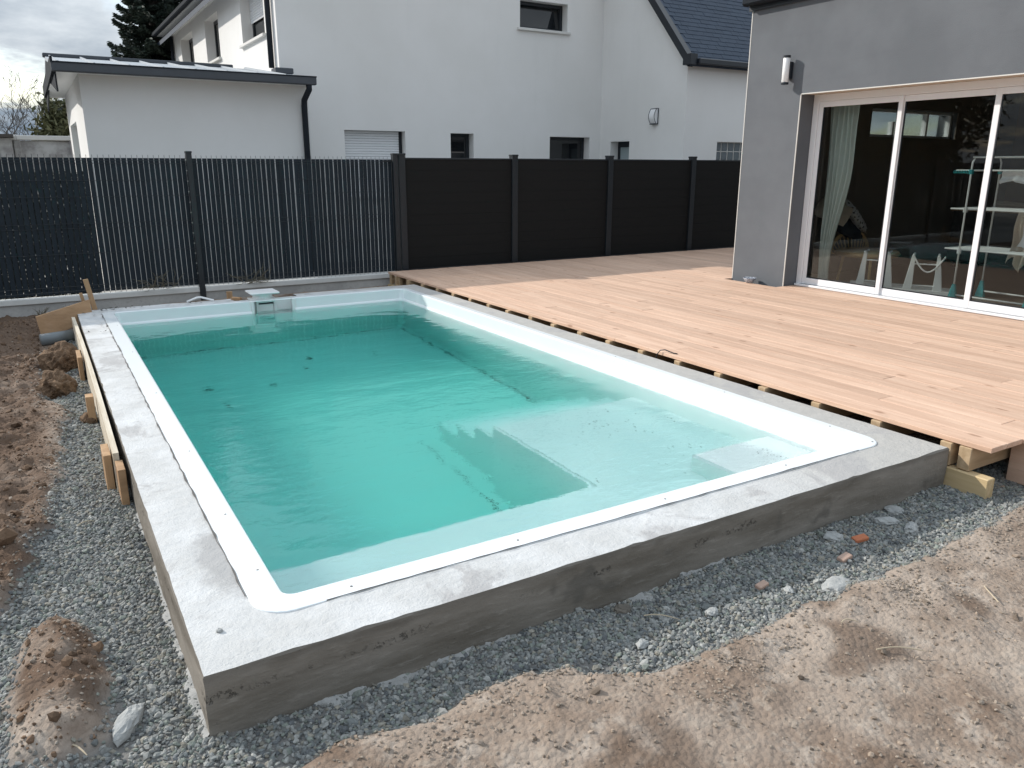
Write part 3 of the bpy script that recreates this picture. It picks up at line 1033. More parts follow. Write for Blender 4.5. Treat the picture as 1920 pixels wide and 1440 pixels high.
# joists across, bearers below, fascia
yj = 0.03
while yj < 7.5:
    xe = 3.595 if yj > 0.1 else 3.60
    xr = HX - 0.01 if yj < HY - 0.1 else 9.6
    box('joist', xe + random.uniform(-0.006, 0.012) + 0.02, xr, yj - 0.03, yj + 0.03, DZ - th - 0.122, DZ - th - 0.002, 'joist_wood', deck, bevel=0.003)
    yj += 0.4
box('joist', 3.63, 4.6, -0.10, -0.036, DZ - th - 0.122, DZ - th - 0.002, 'joist_wood', deck, bevel=0.003)
box('bearer', 3.612, 3.675, -0.21, 6.6, -0.215, -0.107, 'bearer_wood', deck, bevel=0.004)
box('bearer', 3.612, 3.675, 6.63, 7.48, -0.215, -0.107, 'bearer_wood', deck, bevel=0.004)
box('fascia', 3.968, 3.99, -1.9, -0.12, -0.21, DZ - th - 0.003, 'deck_wood', deck, bevel=0.003)
for yy in (6.92, 7.20, 7.46):
    box('spacer', 3.645, 3.69, yy - 0.035, yy + 0.035, -0.10, DZ - th - 0.003, 'joist_wood', deck, bevel=0.003)
for yy in (0.6, 2.6, 4.6):
    for xx in (4.9, 6.4):
        box('bearer_foot', xx - 0.08, xx + 0.08, yy - 0.08, yy + 0.08, -0.42, -0.106, 'plinth_concrete', deck)

# ------------------------------------------------------------------ slatted mesh fence on its plinth
mf = empty('mesh_fence', (1.36, FY, -0.3), 'charcoal welded mesh fence with privacy slats on a low concrete plinth', 'fence')
posts = [-3.65, -1.13, 1.363, 3.86]
slat_me = MB().box(-0.0238, 0.0238, -0.0012, 0.0012, 0, 1.435).mesh('slat', 'slat_dark')
for a, b in zip(posts[:-1], posts[1:]):
    if b < -1.2: continue
    k = int(round((b - a - 0.06) / 0.055))
    p_ = (b - a - 0.06) / k
    for i in range(k):
        x = a + 0.03 + p_ * (i + 0.5)
        w_ = random.uniform(-0.0014, 0.0014)
        inst('slat', slat_me, (x + w_, FY + 0.012 + random.uniform(-0.004, 0.004), 0.022), mf, (0, random.uniform(-0.0018, 0.0018), random.uniform(-0.06, 0.06)))
    wm = MB()
    for i in range(k + 1):
        x = a + 0.03 + p_ * i
        wm.tube([(x - 0.0035, FY - 0.004, 0.0), (x - 0.0035, FY - 0.004, 1.49)], 0.0019, 4)
    for z in (0.05, 0.10, 0.45, 0.72, 0.77, 1.05, 1.22, 1.40, 1.43):
        wm.tube([(a, FY - 0.009, z), (b, FY - 0.009, z)], 0.0026, 4)
    tag(wm.build('wire_grid', 'fence_metal', mf), kind='stuff')
for x in posts[1:]:
    yb = FY - 0.02
    pm = MB().box(x - 0.03, x + 0.03, yb - 0.035, yb + 0.045, -0.36, 1.515).build('post', 'fence_metal', mf, bevel=0.004)
    box('cap', x - 0.034, x + 0.034, yb - 0.039, yb + 0.049, 1.512, 1.535, 'fence_metal', pm, bevel=0.003)
    if x < 3.8:
        for k in range(24):
            z = 0.1 + k * 0.058
            MB().box(x - 0.042, x - 0.031, yb - 0.02, yb - 0.006, z, z + 0.010).build('clip', 'plinth_cap' if k % 2 else 'fence_metal', pm)
box('end_rail', 3.70, 3.828, FY - 0.012, FY + 0.01, 1.432, 1.446, 'fence_metal', mf)
for a, b in zip(posts[:-1], posts[1:]):
    box('plinth', a + 0.03, b - 0.03 if b < 3 else 3.95, FY - 0.025, FY + 0.03, -0.42, -0.062, 'plinth_concrete', mf, bevel=0.004)
    box('plinth_cap', a + 0.03, b - 0.03 if b < 3 else 3.95, FY - 0.045, FY + 0.05, -0.062, 0.004, 'plinth_cap', mf, bevel=0.008)

# ------------------------------------------------------------------ composite board fence
cf = empty('composite_fence', (6.5, FY, -0.3), 'black composite board fence with square posts behind the deck', 'fence')
cp = [3.955, 5.672, 7.372, 9.073, 10.773]
for x in cp:
    pm = MB().box(x - 0.045, x + 0.045, FY - 0.05, FY + 0.05, -0.35, 1.515).build('post', 'fence_metal', cf, bevel=0.004)
    box('cap', x - 0.05, x + 0.05, FY - 0.055, FY + 0.055, 1.512, 1.535, 'fence_metal', pm, bevel=0.004)
for a, b in zip(cp[:-1], cp[1:]):
    for k in range(10):
        z = 0.035 + k * 0.1425
        MB().box(a + 0.04, b - 0.04, FY - 0.012 + random.uniform(-0.001, 0.001), FY + 0.012, z + 0.0004, z + 0.1421).build('board', 'composite_black', cf, bevel=0.0008)
        box('tongue', a + 0.05, b - 0.05, FY - 0.004, FY + 0.004, z + 0.135, z + 0.150, 'composite_black', cf)
    box('top_rail', a + 0.045, b - 0.045, FY - 0.018, FY + 0.018, 1.4605, 1.482, 'fence_metal', cf, bevel=0.002)
    box('bottom_rail', a + 0.045, b - 0.045, FY - 0.018, FY + 0.018, 0.0, 0.034, 'fence_metal', cf, bevel=0.002)

# ------------------------------------------------------------------ neighbour's white house
wh = empty('white_house', (6.5, 14, -0.3), 'white rendered house with annex and slate roofed wing beyond the fence', 'house')
GZ = -0.4
MX0, MX1, MY = 3.571, 10.2, 11.7
ny_ = 21.7
fac_holes = [(4.62, 5.77, 0.85, 1.985), (6.69, 7.18, 0.85, 1.975), (8.93, 9.93, 0.85, 1.958), (8.21, 9.31, 3.93, 4.43)]
mb = wall(MB(), 'x', MX0, MX1, GZ, 4.75, MY, MY + 0.32, fac_holes)
mb.prism([(0, 0), (1, 0), (1, 1), (0, 1)], 0, 0.001) if False else None
# gable triangle above the eaves
rx = (MX0 + MX1) / 2
mb.add([(MX0, MY, 4.75), (MX1, MY, 4.75), (rx, MY, 7.9), (MX0, MY + 0.3, 4.75), (MX1, MY + 0.3, 4.75), (rx, MY + 0.3, 7.9)], [(0, 1, 2), (3, 5, 4), (0, 2, 5, 3), (1, 4, 5, 2), (0, 3, 4, 1)])
mb.build('front_wall', 'white_render', wh)
left_holes = [(12.43, 14.05, 3.55, 4.58), (16.05, 17.45, 3.56, 4.44), (18.98, 20.6, 3.5, 4.45)]
wall(MB(), 'y', MY + 0.32, ny_, GZ, 4.75, MX0, MX0 + 0.3, left_holes).build('side_wall', 'white_render', wh)
box('back_wall', MX0, MX1, ny_, ny_ + 0.3, GZ, 4.75, 'white_render', wh)
box('side_wall', MX1 - 0.3, MX1, MY + 0.32, ny_, GZ, 4.75, 'white_render', wh)
# main roof, eaves on the left with gutter
th_ = math.atan2(7.9 - 4.75, rx - MX0)
roof = MB()
for sgn, xe in ((-1, MX0 - 0.34), (1, MX1 + 0.34)):
    ze = 4.75 - 0.34 * math.tan(th_)
    roof.add([(xe, MY - 0.15, ze + 0.10), (rx, MY - 0.15, 8.02), (rx, ny_ + 0.4, 8.02), (xe, ny_ + 0.4, ze + 0.10),
              (xe, MY - 0.15, ze), (rx, MY - 0.15, 7.92), (rx, ny_ + 0.4, 7.92), (xe, ny_ + 0.4, ze)],
             [(0, 1, 2, 3), (7, 6, 5, 4), (0, 4, 5, 1), (3, 2, 6, 7), (0, 3, 7, 4), (1, 5, 6, 2)])
mroof = roof.build('main_roof', 'slate', wh)
box('soffit', MX0 - 0.36, MX0 - 0.002, MY + 0.02, ny_ + 0.2, 4.66, 4.69, 'white_plastic', mroof)
box('gutter', MX0 - 0.47, MX0 - 0.362, MY - 0.1, ny_ + 0.3, 4.655, 4.76, 'gutter_dark', mroof, bevel=0.02)
MB().tube([(MX0 - 0.06, MY + 0.25, 4.6), (MX0 - 0.06, MY + 0.25, 2.95)], 0.045, 10).build('downpipe', 'gutter_dark', wh, True)
MB().tube([(MX0 - 0.06, ny_ - 0.1, 4.7), (MX0 - 0.06, ny_ - 0.1, 2.4)], 0.045, 8).build('downpipe', 'gutter_dark', wh, True)


def window_x(a, b, z0, z1, yplane, depth=0.2, sill=True, shutter=None, glass='dark_glass', fw=0.06, tilt=0.0):
    """window in a wall that faces -y; shutter = bottom z of a lowered roller shutter"""
    y = yplane + depth
    m = MB()
    m.box(a, a + fw, y, y + 0.06, z0, z1); m.box(b - fw, b, y, y + 0.06, z0, z1)
    m.box(a + fw, b - fw, y, y + 0.06, z0, z0 + fw); m.box(a + fw, b - fw, y, y + 0.06, z1 - fw, z1)
    w_ = m.build('window', 'black_trim', wh, bevel=0.004)
    MB().add([(xx, y + 0.02 + dy_ + (tilt if zz_ > z0 + fw else 0), zz_) for xx in (a + fw, b - fw) for dy_ in (0, 0.015) for zz_ in (z0 + fw, z1 - fw)],
             [(0, 1, 3, 2), (4, 6, 7, 5), (0, 4, 5, 1), (2, 3, 7, 6), (0, 2, 6, 4), (1, 5, 7, 3)]).build('pane', glass, w_)
    if sill:
        box('sill', a - 0.06, b + 0.06, yplane - 0.05, yplane + depth, z0 - 0.05, z0 - 0.002, 'sill_stone', w_, bevel=0.006)
    if shutter is not None:
        z = z1 - 0.003
        while z > shutter:
            MB().box(a + 0.012, b - 0.075, y - 0.025, y - 0.012, z - 0.0425, z - 0.002).build('shutter_slat', 'shutter_white', w_, bevel=0.005)
            z -= 0.044
        if shutter > 1.2: box('shutter_bar', a + 0.012, b - 0.075, y - 0.028, y - 0.008, z - 0.03, z - 0.002, 'black_trim', w_)
    return w_


window_x(4.62, 5.77, 0.85, 1.985, MY, 0.16, shutter=0.86)
window_x(6.69, 7.18, 0.85, 1.975, MY, 0.18)
window_x(8.93, 9.93, 0.85, 1.958, MY, 0.20)
w4 = window_x(8.21, 9.31, 3.93, 4.43, MY, 0.18, tilt=0.045)
for y0_, y1_, z0_, z1_, sh_ in ((12.43, 14.05, 3.55, 4.58, 3.95), (16.05, 17.45, 3.56, 4.44, None), (18.98, 20.6, 3.5, 4.45, None)):
    x = MX0 + 0.2
    m = MB()
    m.box(x, x + 0.06, y0_, y0_ + 0.07, z0_, z1_); m.box(x, x + 0.06, y1_ - 0.07, y1_, z0_, z1_)
    m.box(x, x + 0.06, y0_ + 0.07, y1_ - 0.07, z0_, z0_ + 0.07); m.box(x, x + 0.06, y0_ + 0.07, y1_ - 0.07, z1_ - 0.07, z1_)
    w_ = m.build('window', 'black_trim', wh)
    box('pane', x + 0.02, x + 0.035, y0_ + 0.07, y1_ - 0.07, z0_ + 0.07, z1_ - 0.07, 'dark_glass', w_)
    box('sill', MX0 - 0.06, MX0 + 0.2, y0_ - 0.06, y1_ + 0.06, z0_ - 0.055, z0_ - 0.002, 'sill_stone', w_, bevel=0.006)
    if sh_:
        z = z1_
        while z > sh_:
            MB().box(x - 0.03, x - 0.012, y0_ + 0.01, y1_ - 0.01, z - 0.0425, z - 0.002).build('shutter_slat', 'shutter_white', w_, bevel=0.005)
            z -= 0.044

# wing on the right: gable wall facing the annex side, eaves wall, slate slope
WY = 9.17
WX1 = 15.0
ridge_y, ez = 12.6, 3.30
slope = math.tan(math.radians(47.5))
rz = ez + (ridge_y - WY) * slope
mb = wall(MB(), 'y', WY, MY - 0.002, GZ, ez, MX1 - 0.002, MX1 + 0.3, [(10.73, 11.34, 0.3, 1.868)])
mb.add([(MX1 - 0.002, WY, ez), (MX1 - 0.002, MY, ez), (MX1 - 0.002, MY, ez + (MY - WY) * slope), (MX1 + 0.3, WY, ez), (MX1 + 0.3, MY, ez), (MX1 + 0.3, MY, ez + (MY - WY) * slope)],
       [(0, 1, 2), (3, 5, 4), (0, 2, 5, 3), (1, 4, 5, 2)])
mb.build('wing_gable', 'white_render', wh)
wall(MB(), 'x', MX1 + 0.3, WX1, GZ, ez - 0.06, WY + 0.003, WY + 0.3, [(11.05, 12.08, 1.15, 1.83)]).build('wing_wall', 'white_render', wh)
x = MX1 + 0.2
m = MB()
m.box(x, x + 0.06, 10.73, 10.79, 0.3, 1.868); m.box(x, x + 0.06, 11.28, 11.34, 0.3, 1.868); m.box(x, x + 0.06, 10.79, 11.28, 1.76, 1.868); m.box(x, x + 0.06, 10.79, 11.28, 0.3, 0.4)
w_ = m.build('door', 'black_trim', wh)
box('pane', x + 0.02, x + 0.03, 10.79, 11.28, 0.4, 1.76, 'frosted_glass', w_)
gb = MB().box(-0.078, 0.078, -0.05, 0.05, -0.078, 0.078).mesh('glass_block', 'glass_block', bevel=0.012, seg=2)
gj = MB()
for i in range(7): gj.box(11.05 + i * 0.1695, 11.05 + i * 0.1695 + 0.012, WY + 0.06, WY + 0.16, 1.15, 1.83)
for j in range(5): gj.box(11.05, 12.08, WY + 0.062, WY + 0.158, 1.15 + j * 0.167, 1.15 + j * 0.167 + 0.012)
bf = gj.build('block_frame', 'sill_stone', wh)
for i in range(6):
    for j in range(4):
        inst('glass_block', gb, (11.05 + 0.006 + (i + 0.5) * 0.1695, WY + 0.11, 1.156 + (j + 0.5) * 0.167), bf)
# wing roof
oy = -0.15
def rp(y): return ez + 0.06 + (y - WY) * slope
rb = MB()
rb.add([(MX1 - 0.10, WY + oy, rp(WY + oy) - 0.0), (WX1, WY + oy, rp(WY + oy)), (WX1, ridge_y, rp(ridge_y)), (MX1 - 0.10, ridge_y, rp(ridge_y)),
        (MX1 - 0.10, WY + oy, rp(WY + oy) - 0.10), (WX1, WY + oy, rp(WY + oy) - 0.10), (WX1, ridge_y, rp(ridge_y) - 0.1), (MX1 - 0.10, ridge_y, rp(ridge_y) - 0.1)],
       [(0, 1, 2, 3), (7, 6, 5, 4), (0, 4, 5, 1), (3, 2, 6, 7), (0, 3, 7, 4), (1, 5, 6, 2)])
wr = rb.build('wing_roof', 'slate', wh)
ang = math.atan(slope)
slm = MB().box(-0.109, 0.109, 0.0, 0.24, -0.004, 0.004).mesh('slate_tile', 'slate')
ry = 0
for r_ in range(17):
    s0 = r_ * 0.115
    yy = WY + oy - 0.02 + s0 * math.cos(ang)
    zz_ = rp(WY + oy) + 0.016 - 0.02 * slope + s0 * math.sin(ang)
    for k in range(13):
        xx = MX1 + 0.10 + k * 0.222 + (0.111 if r_ % 2 else 0)
        inst('slate_tile', slm, (xx, yy + random.uniform(-0.002, 0.002), zz_), wr, (ang - 0.05, 0, random.uniform(-0.006, 0.006)))
# verge board and gutter
vb = MB()
vb.add([(MX1 - 0.13, WY - 0.12, rp(WY - 0.12) + 0.05), (MX1 - 0.13, ridge_y, rp(ridge_y) + 0.05), (MX1 - 0.13, ridge_y, rp(ridge_y) - 0.14), (MX1 - 0.13, WY - 0.12, rp(WY - 0.12) - 0.14),
        (MX1 - 0.003, WY - 0.12, rp(WY - 0.12) + 0.05), (MX1 - 0.003, ridge_y, rp(ridge_y) + 0.05), (MX1 - 0.003, ridge_y, rp(ridge_y) - 0.14), (MX1 - 0.003, WY - 0.12, rp(WY - 0.12) - 0.14)],
       [(0, 1, 2, 3), (7, 6, 5, 4), (0, 4, 5, 1), (3, 2, 6, 7), (0, 3, 7, 4), (1, 5, 6, 2)])
vb.box(MX1 - 0.131, MX1 + 0.03, WY - 0.20, WY + 0.0, 3.12, 3.30)
vb.build('verge_board', 'black_trim', wr)
box('gutter', MX1 + 0.035, WX1, WY - 0.26, WY - 0.155, 3.13, 3.23, 'black_trim', wr, bevel=0.015)
box('soffit', MX1 + 0.035, WX1, WY - 0.154, WY, 3.13, 3.155, 'zinc_dark', wr)
# annex
AX0, AX1, AY, AYB = 0.55, 3.70, 10.7, 15.05
wall(MB(), 'x', AX0, AX1, GZ, 2.63, AY, AY + 0.3, []).build('annex_wall', 'white_render', wh)
wall(MB(), 'y', AY + 0.3, AYB, GZ, 2.60, AX0, AX0 + 0.3, [(12.63, 14.49, GZ, 2.05)]).build('annex_wall', 'white_render', wh)
box('annex_wall', AX1 - 0.3, AX1 - 0.002, AY + 0.3, MY, GZ, 2.60, 'white_render', wh)
box('garage_door', AX0 + 0.22, AX0 + 0.27, 12.63, 14.49, GZ, 2.05, 'frosted_glass', wh)
RX0, RX1 = 0.26, 3.70
YA, YR, YB = AY - 0.25, 13.0, AYB + 0.3
def az(y): return 2.68 + 0.345 * ((y - YA) / (YR - YA) if y < YR else (YB - y) / (YB - YR))
def strip(mb, x0, x1, dz0, dz1, ya=YA, yb=YB):
    ysq = [ya, YR, yb]
    vs = []
    for y in ysq:
        vs += [(x0, y, az(y) + dz0), (x1, y, az(y) + dz0), (x1, y, az(y) + dz1), (x0, y, az(y) + dz1)]
    fs = [(0, 1, 2, 3), (11, 10, 9, 8)]
    for i in (0, 4):
        fs += [(i + j, i + 4 + j, i + 4 + (j + 1) % 4, i + (j + 1) % 4) for j in range(4)]
    return mb.add(vs, fs)


aroof = strip(MB(), RX0, RX1, -0.055, 0.0).build('annex_roof', 'zinc', wh)
for i in range(9):
    x = RX0 + 0.05 + i * 0.43
    if x > RX1 - 0.02: break
    strip(MB(), x, x + 0.02, 0.0005, 0.028, YA + 0.01, YB - 0.01).build('roof_seam', 'zinc', aroof)
box('soffit', RX0 + 0.002, AX0 - 0.002, AY - 0.24, YB, 2.575, 2.598, 'white_plastic', aroof)
box('verge', RX0 - 0.030, RX0 - 0.001, AY - 0.251, YB, 2.566, 2.76, 'gutter_dark', aroof)
strip(MB(), RX0 + 0.001, RX0 + 0.02, -0.36, -0.056).build('gable_infill', 'gutter_dark', aroof)
strip(MB(), AX0 + 0.002, AX0 + 0.298, -0.30, -0.058, AY + 0.001, AYB).build('annex_wall', 'white_render', wh)
box('soffit', AX0, RX1, AY - 0.24, AY - 0.002, 2.575, 2.598, 'white_plastic', aroof)
box('gutter', RX0 - 0.03, RX1 + 0.05, AY - 0.355, AY - 0.252, 2.565, 2.685, 'zinc_dark', aroof, bevel=0.012)
box('gutter_lip', RX0 - 0.032, RX1 + 0.052, AY - 0.36, AY - 0.345, 2.672, 2.690, 'gutter_dark', aroof)
box('ridge_trim', RX0 - 0.03, RX1 - 0.6, YR - 0.09, YR + 0.09, az(YR) - 0.01, az(YR) + 0.045, 'zinc_dark', aroof, bevel=0.01)
box('flashing', 3.43, 3.72, AY + 0.72, AY + 0.997, az(11.4) + 0.01, az(11.6) + 0.07, 'zinc_dark', aroof, bevel=0.01)
m = MB().tube([(3.64, AY - 0.30, 2.57), (3.64, AY - 0.30, 2.50), (3.62, AY - 0.08, 2.36), (3.62, AY - 0.06, 2.28), (3.62, AY - 0.06, GZ)], 0.045, 10)
m.build('downpipe', 'gutter_dark', wh, True)
# wall light on the wing
wlp = empty('bulkhead_light', (MX1 - 0.05, 9.98, 2.17), 'small grey framed lamp with white diffuser on the white gable wall', 'lamp')
box('backplate', MX1 - 0.016, MX1 - 0.003, 9.89, 10.07, 2.155, 2.445, 'zinc_dark', wlp, bevel=0.003)
vs = []
nseg = 8
for i in range(nseg + 1):
    t = i / nseg
    d = 0.055 + 0.05 * math.sin(math.pi * t)
    vs += [(MX1 - 0.0165, 9.905, 2.17 + 0.26 * t), (MX1 - d, 9.905, 2.17 + 0.26 * t), (MX1 - d, 10.055, 2.17 + 0.26 * t), (MX1 - 0.0165, 10.055, 2.17 + 0.26 * t)]
fs = [(0, 1, 2, 3), (4 * nseg + 3, 4 * nseg + 2, 4 * nseg + 1, 4 * nseg)]
for i in range(nseg):
    k = 4 * i
    fs += [(k + j, k + 4 + j, k + 4 + (j + 1) % 4, k + (j + 1) % 4) for j in range(4)]
MB().add(vs, fs).build('diffuser', 'lamp_white', wlp)
m = MB()
for yy in (9.90, 10.06):
    m.tube([(MX1 - 0.058 - 0.05 * math.sin(math.pi * i / 8), yy, 2.17 + 0.26 * i / 8) for i in range(9)], 0.006, 5)
m.tube([(MX1 - 0.058, 9.90, 2.433), (MX1 - 0.058, 10.06, 2.433)], 0.007, 5)
m.box(MX1 - 0.075, MX1 - 0.0165, 9.90, 10.06, 2.148, 2.168)
m.build('frame', 'zinc_dark', wlp)

# ------------------------------------------------------------------ grey house on the right
gh = empty('grey_house', (9.5, 1.5, -0.3), 'grey rendered house with wide white sliding door onto the deck', 'house')
OY0, OY1, OZ = 0.12, 4.03, 2.137
HXB = 12.5
HZ = 3.10
mb = wall(MB(), 'y', -3.2, HY, -0.4, HZ, HX, HX + 0.3, [(OY0, OY1, 0.02, OZ)])
mb.build('front_wall', 'grey_render', gh)
mb = wall(MB(), 'x', HX + 0.3, HXB, -0.4, HZ, HY - 0.26, HY, [(9.06, 10.95, 1.75, 2.10)])
mb.build('side_wall', 'grey_render', gh)
box('back_wall', HXB, HXB + 0.3, -3.2, HY, -0.4, HZ, 'grey_render', gh)
box('side_wall', HX + 0.3, HXB, -3.2, -2.94, -0.4, HZ, 'grey_render', gh)
box('reveal_lining', HX + 0.012, HX + 0.30, OY1, OY1 + 0.004, 0.03, OZ, 'grey_render', gh) if False else None
# light corner beads
for y, z1 in ((HY - 0.009, HZ), (OY1 - 0.009, OZ)):
    box('corner_bead', HX - 0.003, HX + 0.006, y, y + 0.0105, DZ, z1, 'bead_white', gh)
box('corner_bead', HX - 0.003, HX + 0.006, OY0, OY1 - 0.01, OZ - 0.006, OZ + 0.004, 'bead_white', gh)
# inside shell
box('floor', HX + 0.30, HXB, -2.94, HY - 0.26, -0.1, 0.045, 'interior_floor', gh)
box('ceiling', HX + 0.30, HXB, -2.94, HY - 0.26, 2.56, 2.60, 'white_render', gh)
wall(MB(), 'x', HX + 0.302, HXB, 0.045, 2.56, HY - 0.275, HY - 0.262, [(9.06, 10.95, 1.75, 2.10)]).build('inner_lining', 'interior_wall', gh)
box('inner_lining', HXB - 0.02, HXB - 0.002, -2.94, HY - 0.28, 0.045, 2.56, 'interior_tan', gh)
wn = MB()
for a, b, c_, d_ in ((9.06, 10.95, 1.75, 1.785), (9.06, 10.95, 2.065, 2.10), (9.06, 9.10, 1.785, 2.065), (10.91, 10.95, 1.785, 2.065), (10.36, 10.40, 1.785, 2.065), (9.62, 9.66, 1.785, 1.95)):
    wn.box(a, b, HY - 0.20, HY - 0.13, c_, d_)
iw = wn.build('window', 'white_alu', gh, bevel=0.003)
box('pane', 9.09, 10.92, HY - 0.17, HY - 0.162, 1.78, 2.07, 'clear_glass', iw)
# sliding door
DXF = HX + 0.245
fm = MB()
fm.box(DXF - 0.03, DXF + 0.05, OY1 - 0.075, OY1 - 0.004, 0.045, OZ - 0.002)
fm.box(DXF - 0.03, DXF + 0.05, OY0 + 0.004, OY0 + 0.075, 0.045, OZ - 0.002)
fm.box(DXF - 0.03, DXF + 0.05, OY0 + 0.075, OY1 - 0.075, OZ - 0.075, OZ - 0.002)
fm.box(DXF - 0.06, DXF + 0.05, OY0 + 0.075, OY1 - 0.075, 0.045, 0.075)
sd = fm.build('sliding_door', 'white_alu', gh, bevel=0.004)
ys = [OY1 - 0.078, 2.985, 2.045, 1.105, OY0 + 0.078]
for i in range(4):
    y1_, y0_ = ys[i], ys[i + 1]
    xo = DXF + (0.000 if i % 2 else -0.022)
    fr_ = 0.055
    l = MB()
    a0_, a1_ = y0_ - 0.024, y1_ + (0.024 if i else 0)
    l.box(xo, xo + 0.02, a0_, a0_ + fr_ - 0.006, 0.077, OZ - 0.077); l.box(xo, xo + 0.02, a1_ - fr_, a1_, 0.077, OZ - 0.077)
    l.box(xo, xo + 0.02, a0_ + fr_ - 0.006, a1_ - fr_, 0.077, 0.145); l.box(xo, xo + 0.02, a0_ + fr_ - 0.006, a1_ - fr_, OZ - 0.135, OZ - 0.077)
    lf = l.build('leaf', 'white_alu', sd, bevel=0.003)
    sp = MB()
    sp.box(xo + 0.006, xo + 0.018, a0_ + fr_ - 0.006, a0_ + fr_ + 0.006, 0.145, OZ - 0.135)
    sp.box(xo + 0.006, xo + 0.018, a1_ - fr_ - 0.012, a1_ - fr_, 0.145, OZ - 0.135)
    sp.box(xo + 0.006, xo + 0.018, a0_ + fr_ + 0.006, a1_ - fr_ - 0.012, 0.145, 0.157)
    sp.build('gasket', 'black_trim', lf)
    box('pane', xo + 0.0095, xo + 0.0125, a0_ + fr_ - 0.006, a1_ - fr_, 0.145, OZ - 0.135, 'clear_glass', lf)
box('threshold', HX + 0.165, DXF - 0.032, OY0 + 0.004, OY1 - 0.02, DZ + 0.003, 0.075, 'white_alu', gh, bevel=0.004)
# lintel soffit, wood-toned
box('lintel_soffit', HX + 0.008, DXF + 0.05, OY0, OY1 - 0.002, OZ - 0.0015, OZ + 0.03, 'beige_cloth', gh)
# eaves
box('roof', HX - 0.03, HXB + 0.6, -3.5, HY + 0.05, HZ + 0.13, HZ + 0.34, 'slate', gh)
box('fascia', HX - 0.024, HX - 0.002, -3.45, HY + 0.03, HZ - 0.03, HZ + 0.129, 'black_trim', gh)
box('gutter', HX - 0.13, HX - 0.025, -3.45, HY + 0.06, HZ + 0.02, HZ + 0.125, 'gutter_dark', gh, bevel=0.02)
box('fascia', HX - 0.002, HXB + 0.4, HY + 0.002, HY + 0.03, HZ - 0.03, HZ + 0.129, 'black_trim', gh)
# outdoor lamp beside the door
lx, ly, lz = HX - 0.085, 4.19, 2.24
lamp = empty('wall_lamp', (HX - 0.02, ly, lz), 'white cylinder lamp with black ends on the grey wall', 'lamp')
MB().lathe([(0.034, 0.02), (0.036, 0.022), (0.036, 0.272), (0.034, 0.274)], (lx, ly, lz), 20).build('diffuser', 'lamp_white', lamp, True)
MB().lathe([(0.0, 0.0), (0.039, 0.0), (0.039, 0.022), (0.0, 0.022)], (lx, ly, lz), 20).build('end_cap', 'black_trim', lamp)
MB().lathe([(0.0, 0.272), (0.039, 0.272), (0.039, 0.296), (0.0, 0.296)], (lx, ly, lz), 20).build('end_cap', 'black_trim', lamp)
box('bracket', HX - 0.05, HX - 0.003, ly - 0.03, ly + 0.03, lz + 0.06, lz + 0.235, 'black_trim', lamp, bevel=0.005)

# ------------------------------------------------------------------ inside the glass door
# curtain
FZ = 0.045
vs, fs = [], []
nu, nz = 60, 24
for j in range(nz + 1):
    t = j / nz
    z = FZ + 0.02 + t * 2.32
    w_ = 0.13 + 0.20 * smooth01(z, 0.2, 1.5)
    for i in range(nu + 1):
        u = i / nu
        amp = 0.028
        vs.append((7.55 + amp * math.sin(u * 34 + 0.6 * math.sin(z * 2)) + 0.01 * math.sin(z * 5 + u * 9), 3.98 - u * w_ - 0.05 * (1 - t), z))
for j in range(nz):
    for i in range(nu):
        k = j * (nu + 1) + i
        fs.append((k, k + 1, k + nu + 2, k + nu + 1))
cu = MB().add(vs, fs).build('curtain', 'curtain_cloth', None, True)
tag(cu, 'pale grey-green curtain hanging inside the glass door', 'curtain')
# wicker chair
wc = empty('wicker_chair', (8.4, 4.1, FZ), 'round backed wicker armchair inside behind the curtain', 'chair')
m = MB()
m.tube([(7.95 + 0.36 - 0.36 * math.cos(t), 4.1, 0.36 + 0.26 * math.sin(t)) for t in [math.pi * i / 14 for i in range(15)]], 0.022, 6)
for k in range(15):
    t = math.pi * (k + 0.5) / 15
    m.tube([(8.31 - 0.36 * math.cos(t), 4.1, 0.36 + 0.26 * math.sin(t)), (8.31 - 0.25 * math.cos(t), 4.05, 0.34)], 0.006, 4)
m.build('backrest', 'wicker', wc)
MB().lathe([(0.0, 0.30), (0.34, 0.30), (0.37, 0.33), (0.34, 0.37), (0.0, 0.37)], (8.31, 3.85, FZ), 20).build('seat', 'wicker', wc, True)
for k in range(4):
    t = math.pi / 4 + k * math.pi / 2
    MB().tube([(8.31 + 0.26 * math.cos(t), 3.85 + 0.26 * math.sin(t), FZ + 0.31), (8.31 + 0.30 * math.cos(t), 3.85 + 0.30 * math.sin(t), FZ)], 0.018, 6).build('leg', 'wicker', wc)


def pillow(name, c, sx, sy, sz, rot, mat, label, cat, group=None):
    vs, fs = [], []
    n = 10
    for s_ in (1, -1):
        for j in range(n + 1):
            for i in range(n + 1):
                u, v = i / n * 2 - 1, j / n * 2 - 1
                h = (max(0, 1 - u ** 4) * max(0, 1 - v ** 4)) ** 0.5
                vs.append((u * sx * (1 - 0.06 * v * v), v * sy * (1 - 0.06 * u * u), s_ * sz * h + 0.006 * math.sin(7 * u + 5 * v)))
        b = 0 if s_ == 1 else (n + 1) ** 2
        for j in range(n):
            for i in range(n):
                k = b + j * (n + 1) + i
                fs.append((k, k + 1, k + n + 2, k + n + 1))
    o = MB().add(vs, fs).build(name, mat, None, True)
    o.location = c; o.rotation_euler = rot
    tag(o, label, cat, group)
    return o


